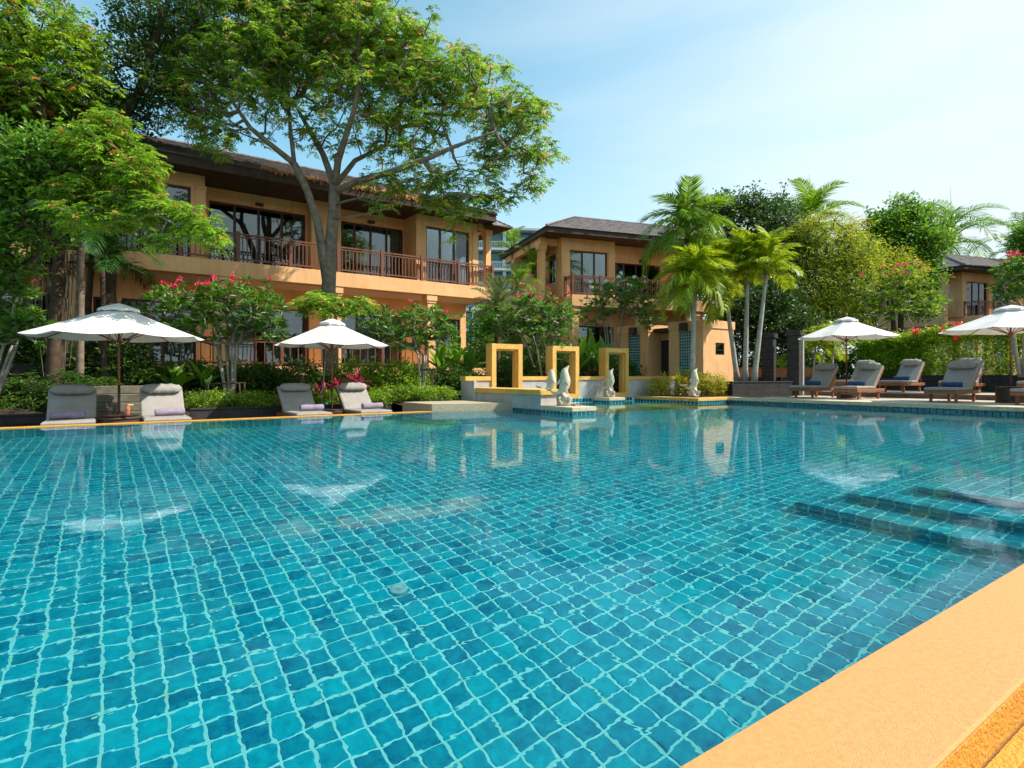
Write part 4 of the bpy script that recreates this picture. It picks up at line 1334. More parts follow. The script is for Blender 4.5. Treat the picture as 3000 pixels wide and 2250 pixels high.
# second block and the doorway between
MB().box(.9, 1.1, 1.75, 2.9, .2, ZH - .3).build('recess_wall', STUCCO, hut)
MB().box(.84, .899, 1.95, 2.89, .2, 2.35).build('door', DARKIN, hut)
mb = MB(); mb.box(0, .25, 2.9, 3.35, .2, ZH - .3).box(0, .25, 4.1, 4.75, .2, ZH - .3).box(0, .25, 3.35, 4.1, .2, .62).box(0, .25, 3.35, 4.1, 2.62, ZH - .3)
mb.box(.251, 2.0, 2.9, 3.1, .2, ZH - .3)
mb.build('second_block_wall', STUCCO, hut)
MB().box(-.04, 2.0, 2.87, 4.8, ZH - .3, ZH + .03, bev=.01).build('parapet', STUCCO, hut)
MB().box(.3, 2.0, 1.78, 2.86, ZH - .32, ZH - .15).build('roof_slab', SOFFIT, hut)
mosaic(hut, 0, 3.35, 4.1, .62, 2.62, 6, 16)
for a, b, c, d in ((3.27, 3.35, .55, 2.7), (4.1, 4.18, .55, 2.7)): MB().box(-.04, -.002, a, b, c, d).build('panel_frame', STUCCO, hut)
MB().box(-.05, -.002, 3.27, 4.18, .50, .549).build('panel_frame', STUCCO, hut)
MB().box(-.28, -.045, 3.55, 3.83, 2.62, 2.95, bev=.02).build('wall_lamp', METAL, hut)

# ---- black planters, brick wall, shower pillars
def low_wall(name, p0, p1, th, z0, z1, m, label, cat, capm=None, stones=0, unit=.6):
    p0 = Vector((*p0, 0)); p1 = Vector((*p1, 0)); d = p1 - p0
    r = empty(name, p0, math.atan2(d.y, d.x), label, cat)
    Ln = d.length
    MB().box(0.01, Ln - .01, .01, th - .01, z0, z1 - .045).build('core', m, r)
    n = max(1, int(Ln / unit)); rows = max(1, int((z1 - z0) / .22)) if stones else 0
    if stones:
        hh = (z1 - .045 - z0) / rows
        me = MB().box(.004, Ln / n - .004, -.012, .0095, .004, hh - .004, bev=.003).mesh('stone', m)
        for j in range(rows):
            for i in range(n): inst('stone', me, (i * Ln / n, 0, z0 + j * hh), r)
    cm = MB().box(.003, Ln / n - .003, -.03, th + .02, z1 - .045, z1, bev=.006).mesh('cap_stone', capm or m)
    for i in range(n): inst('cap_stone', cm, (i * Ln / n, 0, 0), r)
    return r
low_wall('planter_wall', (1.68, 16.05), (6.9, 16.05), .22, -.36, .155, DARKSTONE, 'low black stone planter wall behind the left pair of loungers and steps', 'planter wall', stones=1)
low_wall('planter_wall', (-12, 16.3), (-1.0, 16.3), .22, -.36, .12, DARKSTONE, 'low black stone wall under the ferns at the far left', 'planter wall', stones=1)
low_wall('planter_wall', (19.25, 13.1), (22.0, 12.3), .25, .05, .74, DARKSTONE, 'black stone planter around the slim palm trunks beside the hut', 'planter wall', stones=1)
low_wall('planter_wall', (26.3, 12.0), (26.3, -4), .25, .3, .98, DARKSTONE, 'black stone planter wall under the red flowered hedge', 'planter wall', stones=1)
MB().prism([(19.3, 13.3), (22.1, 12.5), (24, 16), (19.6, 14.7)], .2, .70).build('palm_bed', SOIL, kind='structure')
MB().prism([(26.5, 12.2), (26.5, -6), (60, -6), (60, 25), (24, 22), (22.4, 13)], .1, .9).build('hedge_bed', SOIL, kind='structure')
bw = low_wall('brick_wall', (22.0, 15.6), (25.2, 12.2), .24, .2, 1.30, BRICKM, 'low terracotta brick wall behind the black shower pillars', 'brick wall', stones=0)
brk = MB().box(.004, .226, -.014, -.001, .004, .071, bev=.003).mesh('brick', BRICKM)
for j in range(14):
    for i in range(19): inst('brick', brk, (i * .23 + (j % 2) * .115, .01, .2 + j * .075), bw)
for i, (px, F, zt, lb) in enumerate(((2252, 23.6, 2.72, 'left black stone shower pillar beside the palm trunks'), (2327, 23.0, 2.78, 'right black stone shower pillar in front of the brick wall'))):
    p = B(px, F, .19)
    r = empty('shower_pillar', p, .3, lb, 'pillar', 'black shower pillars')
    k = 8
    for j in range(k):
        hh = (zt - .25 - .19) / k
        MB().box(-.26, .26, -.22, .22, j * hh + .003, (j + 1) * hh - .003, bev=.008).build('stone_block', DARKSTONE, r)
    MB().box(-.31, .31, -.27, .27, zt - .44, zt - .24, bev=.01).build('cap_stone', DARKSTONE, r)
    MB().tube([(-.05, -.25, zt - .35), (-.05, -.33, zt - .1), (-.08, -.45, zt - .05), (-.1, -.5, zt - .18)], .018, 8).build('shower_pipe', METAL, r)
    MB().lathe([(.02, .03), (.10, 0), (.10, -.02)], 14, (-.1, -.5)).build('shower_head', METAL, r).location = (0, 0, zt - .2)
pst = MB().box(-.05, .05, -.05, .05, 0, 2.3).build('shower_post', surf('post_grey', (.3, .3, .28), (.4, .4, .38), 4), None, label='slim pale grey post at the right edge of the right shower pillar', cat='post'); pst.location = B(2350, 23.2, .19)
# stone steps at left
ss = empty('garden_steps', (-.9, 16.0, -.3), 0, 'weathered stone garden steps between the first two loungers', 'steps')
for i in range(5): MB().box(0, 2.45, .32 * i, .32 * i + .5, .005 + .20 * i, .20 * (i + 1), bev=.012).build('step', TAN, ss)
# plant support stakes
def stakes(c, label, h=.5, w=.7):
    r = empty('tree_stake_frame', c, -YAW, label, 'stake frame', 'wooden stake frames round young trees')
    for x in (-w / 2, w / 2):
        for y in (-.15, .15): MB().tube([(x * 1.1, y, 0), (x, y, h)], .022, 6).build('stake', BARKD, r)
    MB().tube([(-w / 2 - .1, 0, h - .03), (w / 2 + .1, 0, h)], .028, 6).build('crossbar', BARKD, r)
stakes(B(663, 16.2, .15), 'dark wooden stakes around the plumeria by the first umbrella', .60, .85)
stakes(B(1225, 18.2, .3), 'wooden stakes around the plumeria by the second umbrella', .85, .85)
MB().tube([B(942, 16.5, .2), W(955, 1020, 16.5)], .022, 6).build('bamboo_pole', BARKL, None, label='thin pale bamboo pole leaning under the second umbrella', cat='pole')

# ================================================================== FURNITURE
def make_umbrella(loc, dia, zt, label, rz=0.0, pole_z=0.0, drop=.72):
    r = empty('parasol', loc, rz, label, 'umbrella', 'white canvas parasols beside the pool')
    R0 = dia / 2; n = 8; H = zt
    zr = H - drop; zv = H - .12; rv = R0 * .19
    MB().tube([(0, 0, pole_z), (0, 0, 1.05)], .026, 10).build('lower_pole', WOODD, r, smooth=True)
    MB().tube([(0, 0, 1.05), (0, 0, H - .1)], .024, 10).build('upper_pole', WOODO, r, smooth=True)
    # canopy, sagging between ribs
    rows = 7; sub = 6; V = []; F = []
    for i in range(rows):
        t = i / (rows - 1); rad = rv * .8 + (R0 - rv * .8) * t
        z = (H - .17) + (zr - (H - .17)) * (t ** .93)
        for k in range(n * sub):
            a = 2 * math.pi * k / (n * sub); f = (k % sub) / sub
            mid = math.sin(math.pi * f)
            rr = rad * (1 - mid * (1 - math.cos(math.pi / n)) * 1.15)
            V.append((rr * math.cos(a), rr * math.sin(a), z - mid * .045 * t + .0))
    m = n * sub
    for i in range(rows - 1):
        for k in range(m): F.append((i * m + k, i * m + (k + 1) % m, (i + 1) * m + (k + 1) % m, (i + 1) * m + k))
    b = MB(); b.v = V; b.f = F
    o = b.build('canopy', CANVAS, r, smooth=False)
    sm = o.modifiers.new('solid', 'SOLIDIFY'); sm.thickness = .004; sm.offset = 0
    b = MB()
    for i, (t, z) in enumerate(((.0, H - .02), (.5, H - .07), (1, H - .15), (1.04, H - .205))):
        for k in range(m):
            a = 2 * math.pi * k / m; f = (k % sub) / sub; mid = math.sin(math.pi * f)
            rr = (.02 + (rv * 1.12) * t) * (1 - mid * .07); b.v.append((rr * math.cos(a), rr * math.sin(a), z + (.02 * mid if i > 1 else 0)))
    for i in range(3):
        for k in range(m): b.f.append((i * m + k, i * m + (k + 1) % m, (i + 1) * m + (k + 1) % m, (i + 1) * m + k))
    o = b.build('vent_cap', CANVAS, r)
    sm = o.modifiers.new('solid', 'SOLIDIFY'); sm.thickness = .004
    for k in range(n):
        a = 2 * math.pi * k / n
        c, s_ = math.cos(a), math.sin(a)
        MB().tube([(.05 * c, .05 * s_, H - .19), (R0 * .985 * c, R0 * .985 * s_, zr - .015)], .011, 5).build('rib', WOODO, r)
        hub = zr - .12
        MB().tube([(.04 * c, .04 * s_, hub), (R0 * .52 * c, R0 * .52 * s_, (H - .17) + (zr - (H - .17)) * .5 - .02)], .011, 5).build('strut', WOODO, r)
    MB().lathe([(.045, zr - .17), (.05, zr - .15), (.05, zr - .09), (.04, zr - .07)], 12).build('hub', WOODO, r, smooth=True)
    MB().lathe([(.02, H - .06), (.035, H), (.02, H + .02), (.045, H + .045), (.05, H + .075), (.035, H + .10), (.01, H + .115)], 12).build('finial', WOODO, r, smooth=True)
    return r
def drum(loc, rad, h, label, group='dark wicker drum tables under the left umbrellas'):
    r = empty('drum_table', loc, 0, label, 'side table', group)
    MB().lathe([(rad * .96, 0), (rad * 1.02, h * .2), (rad, h * .5), (rad * .9, h * .82), (rad * .86, h - .03)], 28).build('wicker_body', WICKER, r, smooth=True)
    for q in range(5):
        t = (q + .5) / 5.5; rr = rad * (1.02 - .12 * t ** 2) + .008
        MB().tube([(rr * math.cos(a), rr * math.sin(a), h * t) for a in np.linspace(0, 2 * math.pi, 25)], .013, 5, cap=False).build('wicker_band', WICKER, r, smooth=True)
    MB().lathe([(rad * .88, h - .03), (rad * .92, h - .02), (rad * .92, h - .004), (rad * .9, h)], 28).build('table_top', WOODD, r, smooth=True)
U1 = B(348, 12.3, -.3); U2 = B(972, 15.4, -.3); U3 = B(2479, 19.9, .19); U4 = B(2960, 16.4, .19)
make_umbrella(U1, 3.3, 2.80, 'large white umbrella between the two leftmost loungers, torn tape on its canopy', .12, .0)
make_umbrella(U2, 2.95, 2.78, 'white umbrella between the grey and beige loungers in front of the tree trunk', .3, .0)
make_umbrella(U3, 3.15, 2.80, 'white umbrella over the far right deck, left of the flowered hedge', .2, .0)
make_umbrella(U4, 3.45, 2.78, 'white umbrella cut by the right edge of the photo', .05, .0)
drum(U1, .40, .43, 'dark wicker drum table with two drinks at the foot of the left umbrella')
drum(U2, .31, .36, 'low dark drum table at the foot of the second umbrella')
MB().lathe([(.34, 0), (.34, .42), (.31, .46)], 24).build('umbrella_base', WOODD, None, label='dark drum shaped base of the rightmost umbrella', cat='umbrella base').location = U4
MB().lathe([(.30, 0), (.30, .12), (.05, .16)], 24).build('umbrella_base', WOODD, None, label='low dark base of the umbrella between the two far loungers', cat='umbrella base').location = U3
tp = MB()
for (a, b_, c, d) in ((.34, .50, -.62, -.52), (.47, .51, -.80, -.62)): tp.box(a, b_, c, d, 0, .006)
o_ = tp.build('torn_tape', METAL, bpy.data.objects['parasol']); o_.location = (-.1, -.35, 2.26); o_.rotation_euler = (R_(24), R_(8), -.5)
# drinks
def drink(loc, kind, label):
    r = empty('cocktail_glass', loc, 0, label, 'drink')
    if kind == 'r':
        MB().lathe([(.035, 0), (.035, .004), (.008, .01), (.008, .05), (.03, .065), (.043, .10), (.040, .15), (.036, .17)], 16).build('glass', CLEAR, r, smooth=True)
        MB().lathe([(.006, .055), (.028, .067), (.040, .10), (.036, .148)], 16).build('juice', JUICE_R, r, smooth=True)
        MB().lathe([(.001, -.004), (.03, -.004), (.03, .004), (.001, .004)], 12).build('fruit_slice', ICE_M, r).location = (-.05, -.01, .17)
        MB().tube([(0, 0, .08), (-.07, 0, .26)], .004, 5).build('straw', CURT, r)
    else:
        MB().lathe([(.03, 0), (.032, .02), (.036, .12), (.040, .21)], 16).build('glass', CLEAR, r, smooth=True)
        MB().lathe([(.027, .012), (.029, .02), (.033, .12), (.036, .185)], 16).build('juice', JUICE_O, r, smooth=True)
        MB().box(-.01, .10, -.02, .02, .20, .225, bev=.008).build('fruit_slice', ICE_M, r)
        MB().tube([(0, 0, .1), (-.02, 0, .29)], .004, 5).build('straw', METAL, r)
drink(B(322, 12.1, .13), 'r', 'dark red cocktail with straw on the left of the wicker table')
drink(B(374, 12.05, .13), 'o', 'tall orange cocktail on the right of the wicker table')
lamp = MB().lathe([(.04, 0), (.06, .03), (.055, .09), (.03, .12), (.01, .13)], 10).build('garden_lamp', GREENPL, None, smooth=True, label='small bright green ornament on the planter beside the second umbrella', cat='ornament'); lamp.location = B(953, 16.2, .12)

def cushion(mb, x0, x1, y0, y1, z0, z1):
    """soft rounded slab"""
    b = len(mb.v); r = min((z1 - z0) / 2, .04); n = 3
    rings = []
    for i in range(7):
        a = -math.pi / 2 + math.pi * i / 6
        rings.append((r * (1 - math.cos(a)), (z0 + z1) / 2 + math.sin(a) * (z1 - z0) / 2))
    for q, z in rings:
        for (x, y) in ((x0 + q, y0 + q), (x1 - q, y0 + q), (x1 - q, y1 - q), (x0 + q, y1 - q)): mb.v.append((x, y, z))
    for i in range(6):
        for j in range(4):
            a = b + i * 4 + j; c = b + i * 4 + (j + 1) % 4
            mb.f.append((a, c, c + 4, a + 4))
    mb.f.append((b + 3, b + 2, b + 1, b)); t = b + 24; mb.f.append((t, t + 1, t + 2, t + 3))
    return mb
def make_lounger(name='sun_lounger', seat=1.28, back=.92, ang=R_(43), w=.74, zs=.30, legm=WOODO, frame=True, total=1.95):
    r = empty(name)
    MB().box(0, total, 0, .05, zs - .09, zs, bev=.008).build('side_rail', legm, r)
    MB().box(0, total, w - .05, w, zs - .09, zs, bev=.008).build('side_rail', legm, r)
    for x in (.0, total - .06): MB().box(x, x + .06, .051, w - .051, zs - .085, zs - .005).build('cross_rail', legm, r)
    for x in (.22, total - .34):
        for y in (0.052, w - .052 - .06): MB().box(x, x + .07, y, y + .06, 0, zs - .002, bev=.006).build('leg', legm, r)
    sl = MB().box(-.03, .03, .055, w - .055, zs - .03, zs - .012).mesh('slat', legm)
    for k in range(9): inst('slat', sl, (.15 + k * .135, 0, 0), r)
    cushion(MB(), -.02, seat, 0.0, w, zs + .002, zs + .085).build('seat_cushion', FABRIC, r, smooth=False)
    B_ = empty('backrest', (seat - .02, 0, zs + .0)); B_.parent = r; B_.rotation_euler = (0, -ang, 0)
    cushion(MB(), 0, back, 0, w, .03, .11).build('back_cushion', FABRIC, B_)
    MB().box(0, back, .01, .05, -.03, .028).box(0, back, w - .05, w - .01, -.03, .028).build('back_frame', legm, B_)
    bs = MB().box(-.025, .025, .052, w - .052, -.01, .01).mesh('back_slat', legm)
    for k in range(8): inst('back_slat', bs, (.06 + k * .11, 0, .0), B_)
    # pillow: soft roll near the top
    mb = MB(); n = 14; m = 9
    for i in range(n + 1):
        t = i / n; yy = .02 + t * (w - .04); e = min(1, math.sin(math.pi * t) ** .35 + .12)
        for k in range(m):
            a = 2 * math.pi * k / m
            mb.v.append((back - .15 + math.cos(a) * .135 * (e * .85 + .15) + .012 * math.sin(i * 2.1), yy, .20 + math.sin(a) * .092 * e + .006 * math.sin(i * 1.7 + k)))
    for i in range(n):
        for k in range(m):
            q = i * m + k; v = i * m + (k + 1) % m; mb.f.append((q, v, v + m, q + m))
    mb.f.append(tuple(range(m))); mb.f.append(tuple(n * m + k for k in reversed(range(m))))
    mb.build('pillow', FABRIC, B_, smooth=True)
    # prop strut
    for y in (.05, w - .07): MB().tube([(total - .25, y, zs - .03), (seat + .5 * math.cos(ang), y, zs + .5 * math.sin(ang) - .02)], .013, 5).build('prop', legm, r)
    return r
proto = make_lounger()
g_l = 'cushioned sun loungers around the pool'
spots = [  # x, y, rot, scale-y(width), label
    (-.17, 13.97, 90, 1.13, 'leftmost lounger in the shade of the large umbrella'),
    (1.49, 13.97, 90, 1.16, 'beige lounger just right of the wicker table with the drinks'),
    (4.48, 13.97, 90, 1.13, 'shaded grey lounger left of the second umbrella pole'),
    (6.02, 13.97, 90, 1.12, 'sunlit beige lounger right of the second umbrella pole, next to the granite platform'),
    (19.42, 10.22, 0, 1, 'far lounger on the right deck nearest the black shower pillars'),
    (19.42, 8.75, 0, 1, 'second lounger on the right deck, its teak end lit by the sun'),
    (19.42, 6.15, 0, 1.06, 'front lounger on the right deck before the middle of the flowered hedge'),
    (19.42, 4.2, 0, 1.06, 'lounger cut off by the right edge of the photo'),
    (23.0, 10.45, 0, 1, 'back row lounger peeking out behind the second deck lounger'),
    (23.0, 8.85, 0, 1, 'back row lounger standing alone in front of the hedge on the upper terrace'),
    (23.0, 7.05, 0, 1, 'back row lounger peeking out behind the front lounger'),
    (23.0, 5.0, 0, 1, 'back row lounger behind the pole of the right umbrella'),
]
tw_me = None
def towel_mesh(m, ln=.50, rad=.075):
    mb = MB(); n = 12; k_ = 16
    prof = [(0.012, .3), (0, .7), (.0, .95), (.02, 1.0)] 
    xs = np.linspace(0, ln, n)
    for i, x in enumerate(xs):
        e = .93 if i in (0, n - 1) else 1
        for k in range(k_):
            a = 2 * math.pi * k / k_
            rr = rad * e * (1 + .05 * math.sin(3 * a + i * .9) + .03 * math.sin(i * 2.3 + a * 5))
            mb.v.append((x, rr * math.cos(a), rr * math.sin(a) * .95))
    for i in range(n - 1):
        for k in range(k_):
            q = i * k_ + k; v = i * k_ + (k + 1) % k_; mb.f.append((q, v, v + k_, q + k_))
    # spiral ends
    for e, x in ((0, -.004), (1, ln + .004)):
        b = len(mb.v)
        for q in range(4):
            for k in range(k_):
                a = 2 * math.pi * k / k_; rr = rad * .93 * (1 - q * .27)
                mb.v.append((x + (.010 if q % 2 else 0) * (1 if e == 0 else -1), rr * math.cos(a), rr * math.sin(a) * .95))
        for q in range(3):
            for k in range(k_): mb.f.append((b + q * k_ + k, b + q * k_ + (k + 1) % k_, b + (q + 1) * k_ + (k + 1) % k_, b + (q + 1) * k_ + k))
        mb.f.append(tuple(b + 3 * k_ + k for k in range(k_)))
    return mb.mesh('rolled_towel', m, smooth=True)
TWM, TWN = towel_mesh(TOWEL, .56, .082), towel_mesh(TOWELB)
for i, (x, y, a, sy, lb) in enumerate(spots):
    o = proto if i == 0 else copy_tree(proto)
    z = -.30 if i < 4 else (.19 if i < 8 else .36)
    o.location = (x, y, z); o.rotation_euler = (0, 0, R_(a)); o.scale = (1, sy, 1)
    if i >= 4: o.scale = (.98, sy, 1.12)
    if i < 4: o.scale = (1.02, sy, .98)
    o['label'] = lb; o['category'] = 'sun lounger'; o['group'] = g_l
tl = ['mauve rolled towel on the leftmost lounger', 'mauve rolled towel on the lounger right of the drinks', 'mauve rolled towel on the shaded grey lounger by the second umbrella', 'mauve rolled towel on the lounger next to the granite platform',
      'navy rolled towel on the far deck lounger by the shower pillars', 'navy rolled towel on the second deck lounger', 'navy rolled towel on the front deck lounger', 'navy rolled towel on the lounger at the right edge', '', 'blue rolled towel on the lone back row lounger', '', '']
for i, (x, y, a, sy, lb) in enumerate(spots):
    if not tl[i]: continue
    if i < 4: inst('rolled_towel', TWM, (x - (.74, .62, .55, .52)[i], y + (.70, .72, .75, .72)[i], .158), None, (0, 0, R_((-3, 3, 0, 4)[i])), label=tl[i], cat='towel', group='rolled towels on the loungers')
    else: inst('rolled_towel', TWN, (x + (.80 if i < 8 else .85), y + .12, (.19 if i < 8 else .36) + .30 * 1.12 + .17), None, (0, 0, R_(90)), label=tl[i], cat='towel', group='rolled towels on the loungers')

# ================================================================== TREES
bs = lambda px, F, z: tuple(B(px, F, z))
w_ = lambda *a: tuple(W(*a))
# hero rain tree
F0 = 19.0
stems = [
    ([bs(970, F0, .4), w_(966, 1000, F0), w_(962, 850, F0), w_(968, 740, F0), w_(976, 640, F0), w_(980, 545, F0)], [.27, .24, .23, .20, .185, .17]),
    ([w_(962, 850, F0), w_(948, 760, F0 - .1), w_(930, 650, F0 - .2), w_(900, 560, F0 - .3), w_(862, 480, F0 - .4)], [.17, .15, .13, .12, .11]),
    ([w_(862, 480, F0 - .4), w_(800, 430, F0 - .8), w_(733, 375, F0 - 1.2), w_(665, 275, F0 - 1.5)], [.10, .085, .07, .04]),
    ([w_(862, 480, F0 - .4), w_(850, 380, F0 - .2), w_(845, 260, F0 + .5)], [.075, .06, .03]),
    ([w_(980, 545, F0), w_(945, 450, F0 + .5), w_(900, 370, F0 + 1.2), w_(860, 300, F0 + 1.6)], [.13, .10, .08, .04]),
    ([w_(980, 545, F0), w_(990, 470, F0 - .5), w_(1012, 400, F0 - 1.0), w_(1035, 330, F0 - 1.3), w_(1060, 200, F0 - 1.4)], [.13, .11, .09, .08, .04]),
    ([w_(980, 560, F0), w_(1050, 530, F0 - .5), w_(1140, 505, F0 - 1), w_(1240, 470, F0 - 1.3), w_(1330, 430, F0 - 1.5), w_(1450, 385, F0 - 1.6)], [.12, .11, .10, .08, .06, .03]),
    ([w_(985, 540, F0), w_(1040, 470, F0 + .7), w_(1130, 425, F0 + 1.4), w_(1250, 440, F0 + 2)], [.10, .08, .06, .03]),
    ([w_(980, 600, F0), w_(1010, 590, F0 - .5), w_(1060, 578, F0 - .9), w_(1130, 575, F0 - 1.1)], [.045, .035, .028, .015]),
    ([w_(968, 640, F0), w_(1000, 640, F0 - .6), w_(1070, 628, F0 - 1.0), w_(1135, 612, F0 - 1.2)], [.04, .032, .022, .012]),
]
blobs = [BL(650, 60, F0, 170, 130, 1.6), BL(850, 0, F0, 190, 110, 2.2), BL(1060, 80, F0, 180, 100, 2.2), BL(1200, 160, F0, 120, 85, 1.8), BL(900, 150, F0, 210, 60, 2.8), BL(740, 190, F0, 180, 75, 1.8, -.8),
         BL(1340, 250, F0, 115, 80, 1.6), BL(1400, 180, F0, 48, 30, .7), BL(1488, 195, F0, 38, 24, .4), BL(1460, 320, F0, 120, 70, 1.3, -.5), BL(1570, 325, F0, 60, 40, .8), BL(1565, 440, F0, 70, 48, 1.0), BL(1450, 440, F0, 110, 50, 1.2, 0, .8), BL(1390, 520, F0, 120, 32, 1.2, 0, .6), BL(1480, 580, F0, 55, 24, .6),
         BL(1100, 270, F0, 200, 60, 2.4, 0, .8), BL(560, 270, F0, 90, 80, 1.2, -1), BL(600, 360, F0, 85, 45, 1.0, -1, .8), BL(1220, 370, F0, 140, 45, 1.6, 0, .6), BL(1290, 580, F0, 75, 32, .9), BL(1340, 650, F0, 30, 38, .4), BL(1130, 540, F0, 80, 26, 1.0, -.5), BL(500, 170, F0, 80, 100, 1.2), BL(780, 290, F0, 120, 40, 1.4, -1, .6), BL(1000, -130, F0, 200, 100, 2.2), BL(750, -110, F0, 170, 90, 2),
         BL(690, 390, F0, 100, 30, 1.2, -1, .35), BL(920, 370, F0, 130, 40, 2, 0, .35), BL(1060, 400, F0, 120, 35, 1.8, 0, .35), BL(1190, 460, F0, 130, 28, 1.5, 0, .45), BL(1250, 530, F0, 110, 30, 1.4, 0, .7), BL(1110, 600, F0, 70, 20, 1, 0, .6), BL(1400, 590, F0, 70, 28, .8), BL(1570, 530, F0, 55, 28, .8), BL(640, 430, F0, 60, 24, .8, -1.5, .5)]
tree('rain_tree', 'big spreading tree with forked trunk rising in front of the long orange building', stems, blobs, 3900, LF_RAIN, 'feather', .26, 6, step=.4, mind=.17, shell=.15, r_tip=.011, expo=.40)

# left trees
F1 = 15.5
stems = [([bs(150, F1, .1), w_(160, 950, F1), w_(175, 700, F1), w_(150, 500, F1), w_(120, 300, F1)], [.17, .15, .13, .11, .07]), ([w_(172, 650, F1), w_(230, 480, F1 + .5), w_(260, 330, F1 + 1)], [.11, .08, .05])]
blobs = [BL(60, 90, F1, 190, 130, 2), BL(230, 150, F1, 70, 70, 1.6, 0, .7), BL(110, 260, F1, 190, 90, 2), BL(-100, 250, F1, 150, 200, 2)]
tree('feather_leaf_tree', 'yellow green feathery tree filling the top left corner', stems, blobs, 800, LF_FEATH, 'feather', .27, 6, BARKD, step=.5, mind=.16, shell=.15)
F2_ = 17.5
stems = [([bs(300, F2_, .3), w_(320, 800, F2_), w_(340, 550, F2_), w_(357, 357, F2_), w_(407, 270, F2_), w_(443, 150, F2_), w_(488, 20, F2_), w_(500, -80, F2_)], [.22, .19, .16, .13, .12, .11, .08, .05])]
blobs = [BL(400, 60, F2_, 75, 95, 1.2), BL(380, 220, F2_, 110, 100, 1.8), BL(300, 330, F2_, 150, 85, 1.8), BL(470, 250, F2_, 60, 80, 1.2), BL(150, 380, F2_, 170, 80, 2), BL(330, 430, F2_, 70, 50, 1.2), BL(20, 330, F2_, 110, 120, 1.5), BL(520, 60, F2_, 70, 70, 1.2)]
tree('dark_leaf_tree', 'dark glossy leaved tree with a crooked brown stem left of the big tree', stems, blobs, 1250, LF_DARK, 'broad', .14, 12, BARKD, step=.5, mind=.14, shell=.25)
F3 = 12.5
stems = [([bs(-60, F3 + 1, -.2), w_(-40, 900, F3 + 1), w_(-20, 700, F3 + .5), w_(40, 560, F3)], [.25, .2, .16, .10]), ([w_(-30, 800, F3 + .8), w_(110, 755, F3 - .3), w_(150, 680, F3 - .2)], [.03, .02, .012]), ([w_(-30, 815, F3 + .8), w_(90, 765, F3 - .2), w_(130, 720, F3 - .4)], [.022, .018, .01])]
blobs = [BL(60, 500, F3, 140, 110, 1.2), BL(220, 470, F3, 120, 85, 1.0), BL(70, 660, F3, 95, 100, .9), BL(-60, 600, F3, 100, 200, 1), BL(160, 560, F3, 110, 60, .8), BL(30, 780, F3, 60, 60, .6)]
tree('broad_leaf_tree', 'bright broad leaved tree at the left edge', stems, blobs, 1000, LF_BROAD, 'broad', .16, 10, BARKD, step=.4, mind=.12, shell=.2)
F4 = 12.0
stems = [([bs(-120, F4 + 1, -.2), w_(-100, 800, F4 + 1), w_(20, 640, F4 + .5), w_(160, 560, F4), w_(280, 560, F4), w_(400, 600, F4 - .2), w_(520, 660, F4 - .3)], [.16, .14, .09, .07, .05, .035, .015]), ([w_(160, 560, F4), w_(260, 500, F4), w_(380, 470, F4 - .2)], [.05, .035, .015])]
blobs = [BL(300, 440, F4, 110, 55, .8), BL(400, 520, F4, 70, 35, .6), BL(360, 590, F4, 90, 30, .6), BL(300, 640, F4, 150, 30, .8), BL(470, 610, F4, 70, 40, .6), BL(560, 650, F4, 60, 35, .5), BL(620, 690, F4, 38, 28, .4), BL(230, 560, F4, 90, 35, .7), BL(440, 480, F4, 40, 25, .4), BL(310, 370, F4, 70, 40, .6), BL(200, 610, F4, 60, 25, .5), BL(470, 700, F4, 60, 18, .4)]
tree('spreading_branch_tree', 'feathery branches reaching right from the left edge across the long building', stems, blobs, 620, LF_FEATH, 'feather', .19, 7, BARKL, step=.35, mind=.1, shell=.1, r_tip=.007)
# dark trunks and hanging roots
for k, (px, F, wd, lb) in enumerate(((165, 16, .11, 'thick dark vine wrapped trunk left of the first umbrella'), (263, 17.5, .10, 'slim pale trunk just behind the left umbrella'))):
    r = empty('bare_tree', B(px, F, 0), 0, lb, 'tree')
    MB().tube([(0, 0, 0), (.1, 0, 1.5), (-.05, 0, 3), (.05, 0, 4.6), (.2, 0, 6.0)], [wd * 1.2, wd, wd * .9, wd * .8, wd * .6], 9).build('trunk', BARKD, r, smooth=True)
    if k == 0:
        mb = MB()
        for j in range(26):
            a = random.uniform(-.5, .5); b_ = random.uniform(-.3, .3)
            mb.tube([(a, b_, 4.4), (a * .8 + random.uniform(-.1, .1), b_, 3), (a * .6, b_ * .5, 1.6 + random.uniform(-.8, .5))], [.02, .014, .006], 4, cap=False)
        mb.build('aerial_roots', BARK, r, kind='stuff')

# left palm
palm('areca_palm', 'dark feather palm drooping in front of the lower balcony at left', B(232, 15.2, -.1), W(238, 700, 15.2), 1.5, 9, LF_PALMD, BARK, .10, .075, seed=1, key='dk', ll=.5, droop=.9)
palm('areca_palm', 'dark drooping feather palm above the left umbrella', B(305, 16.5, .1), W(300, 780, 16.5), 1.9, 16, LF_PALMD, BARKD, .09, .06, seed=2, key='dk2', ll=.6, droop=1.0, elev=(-.1, 1.2))

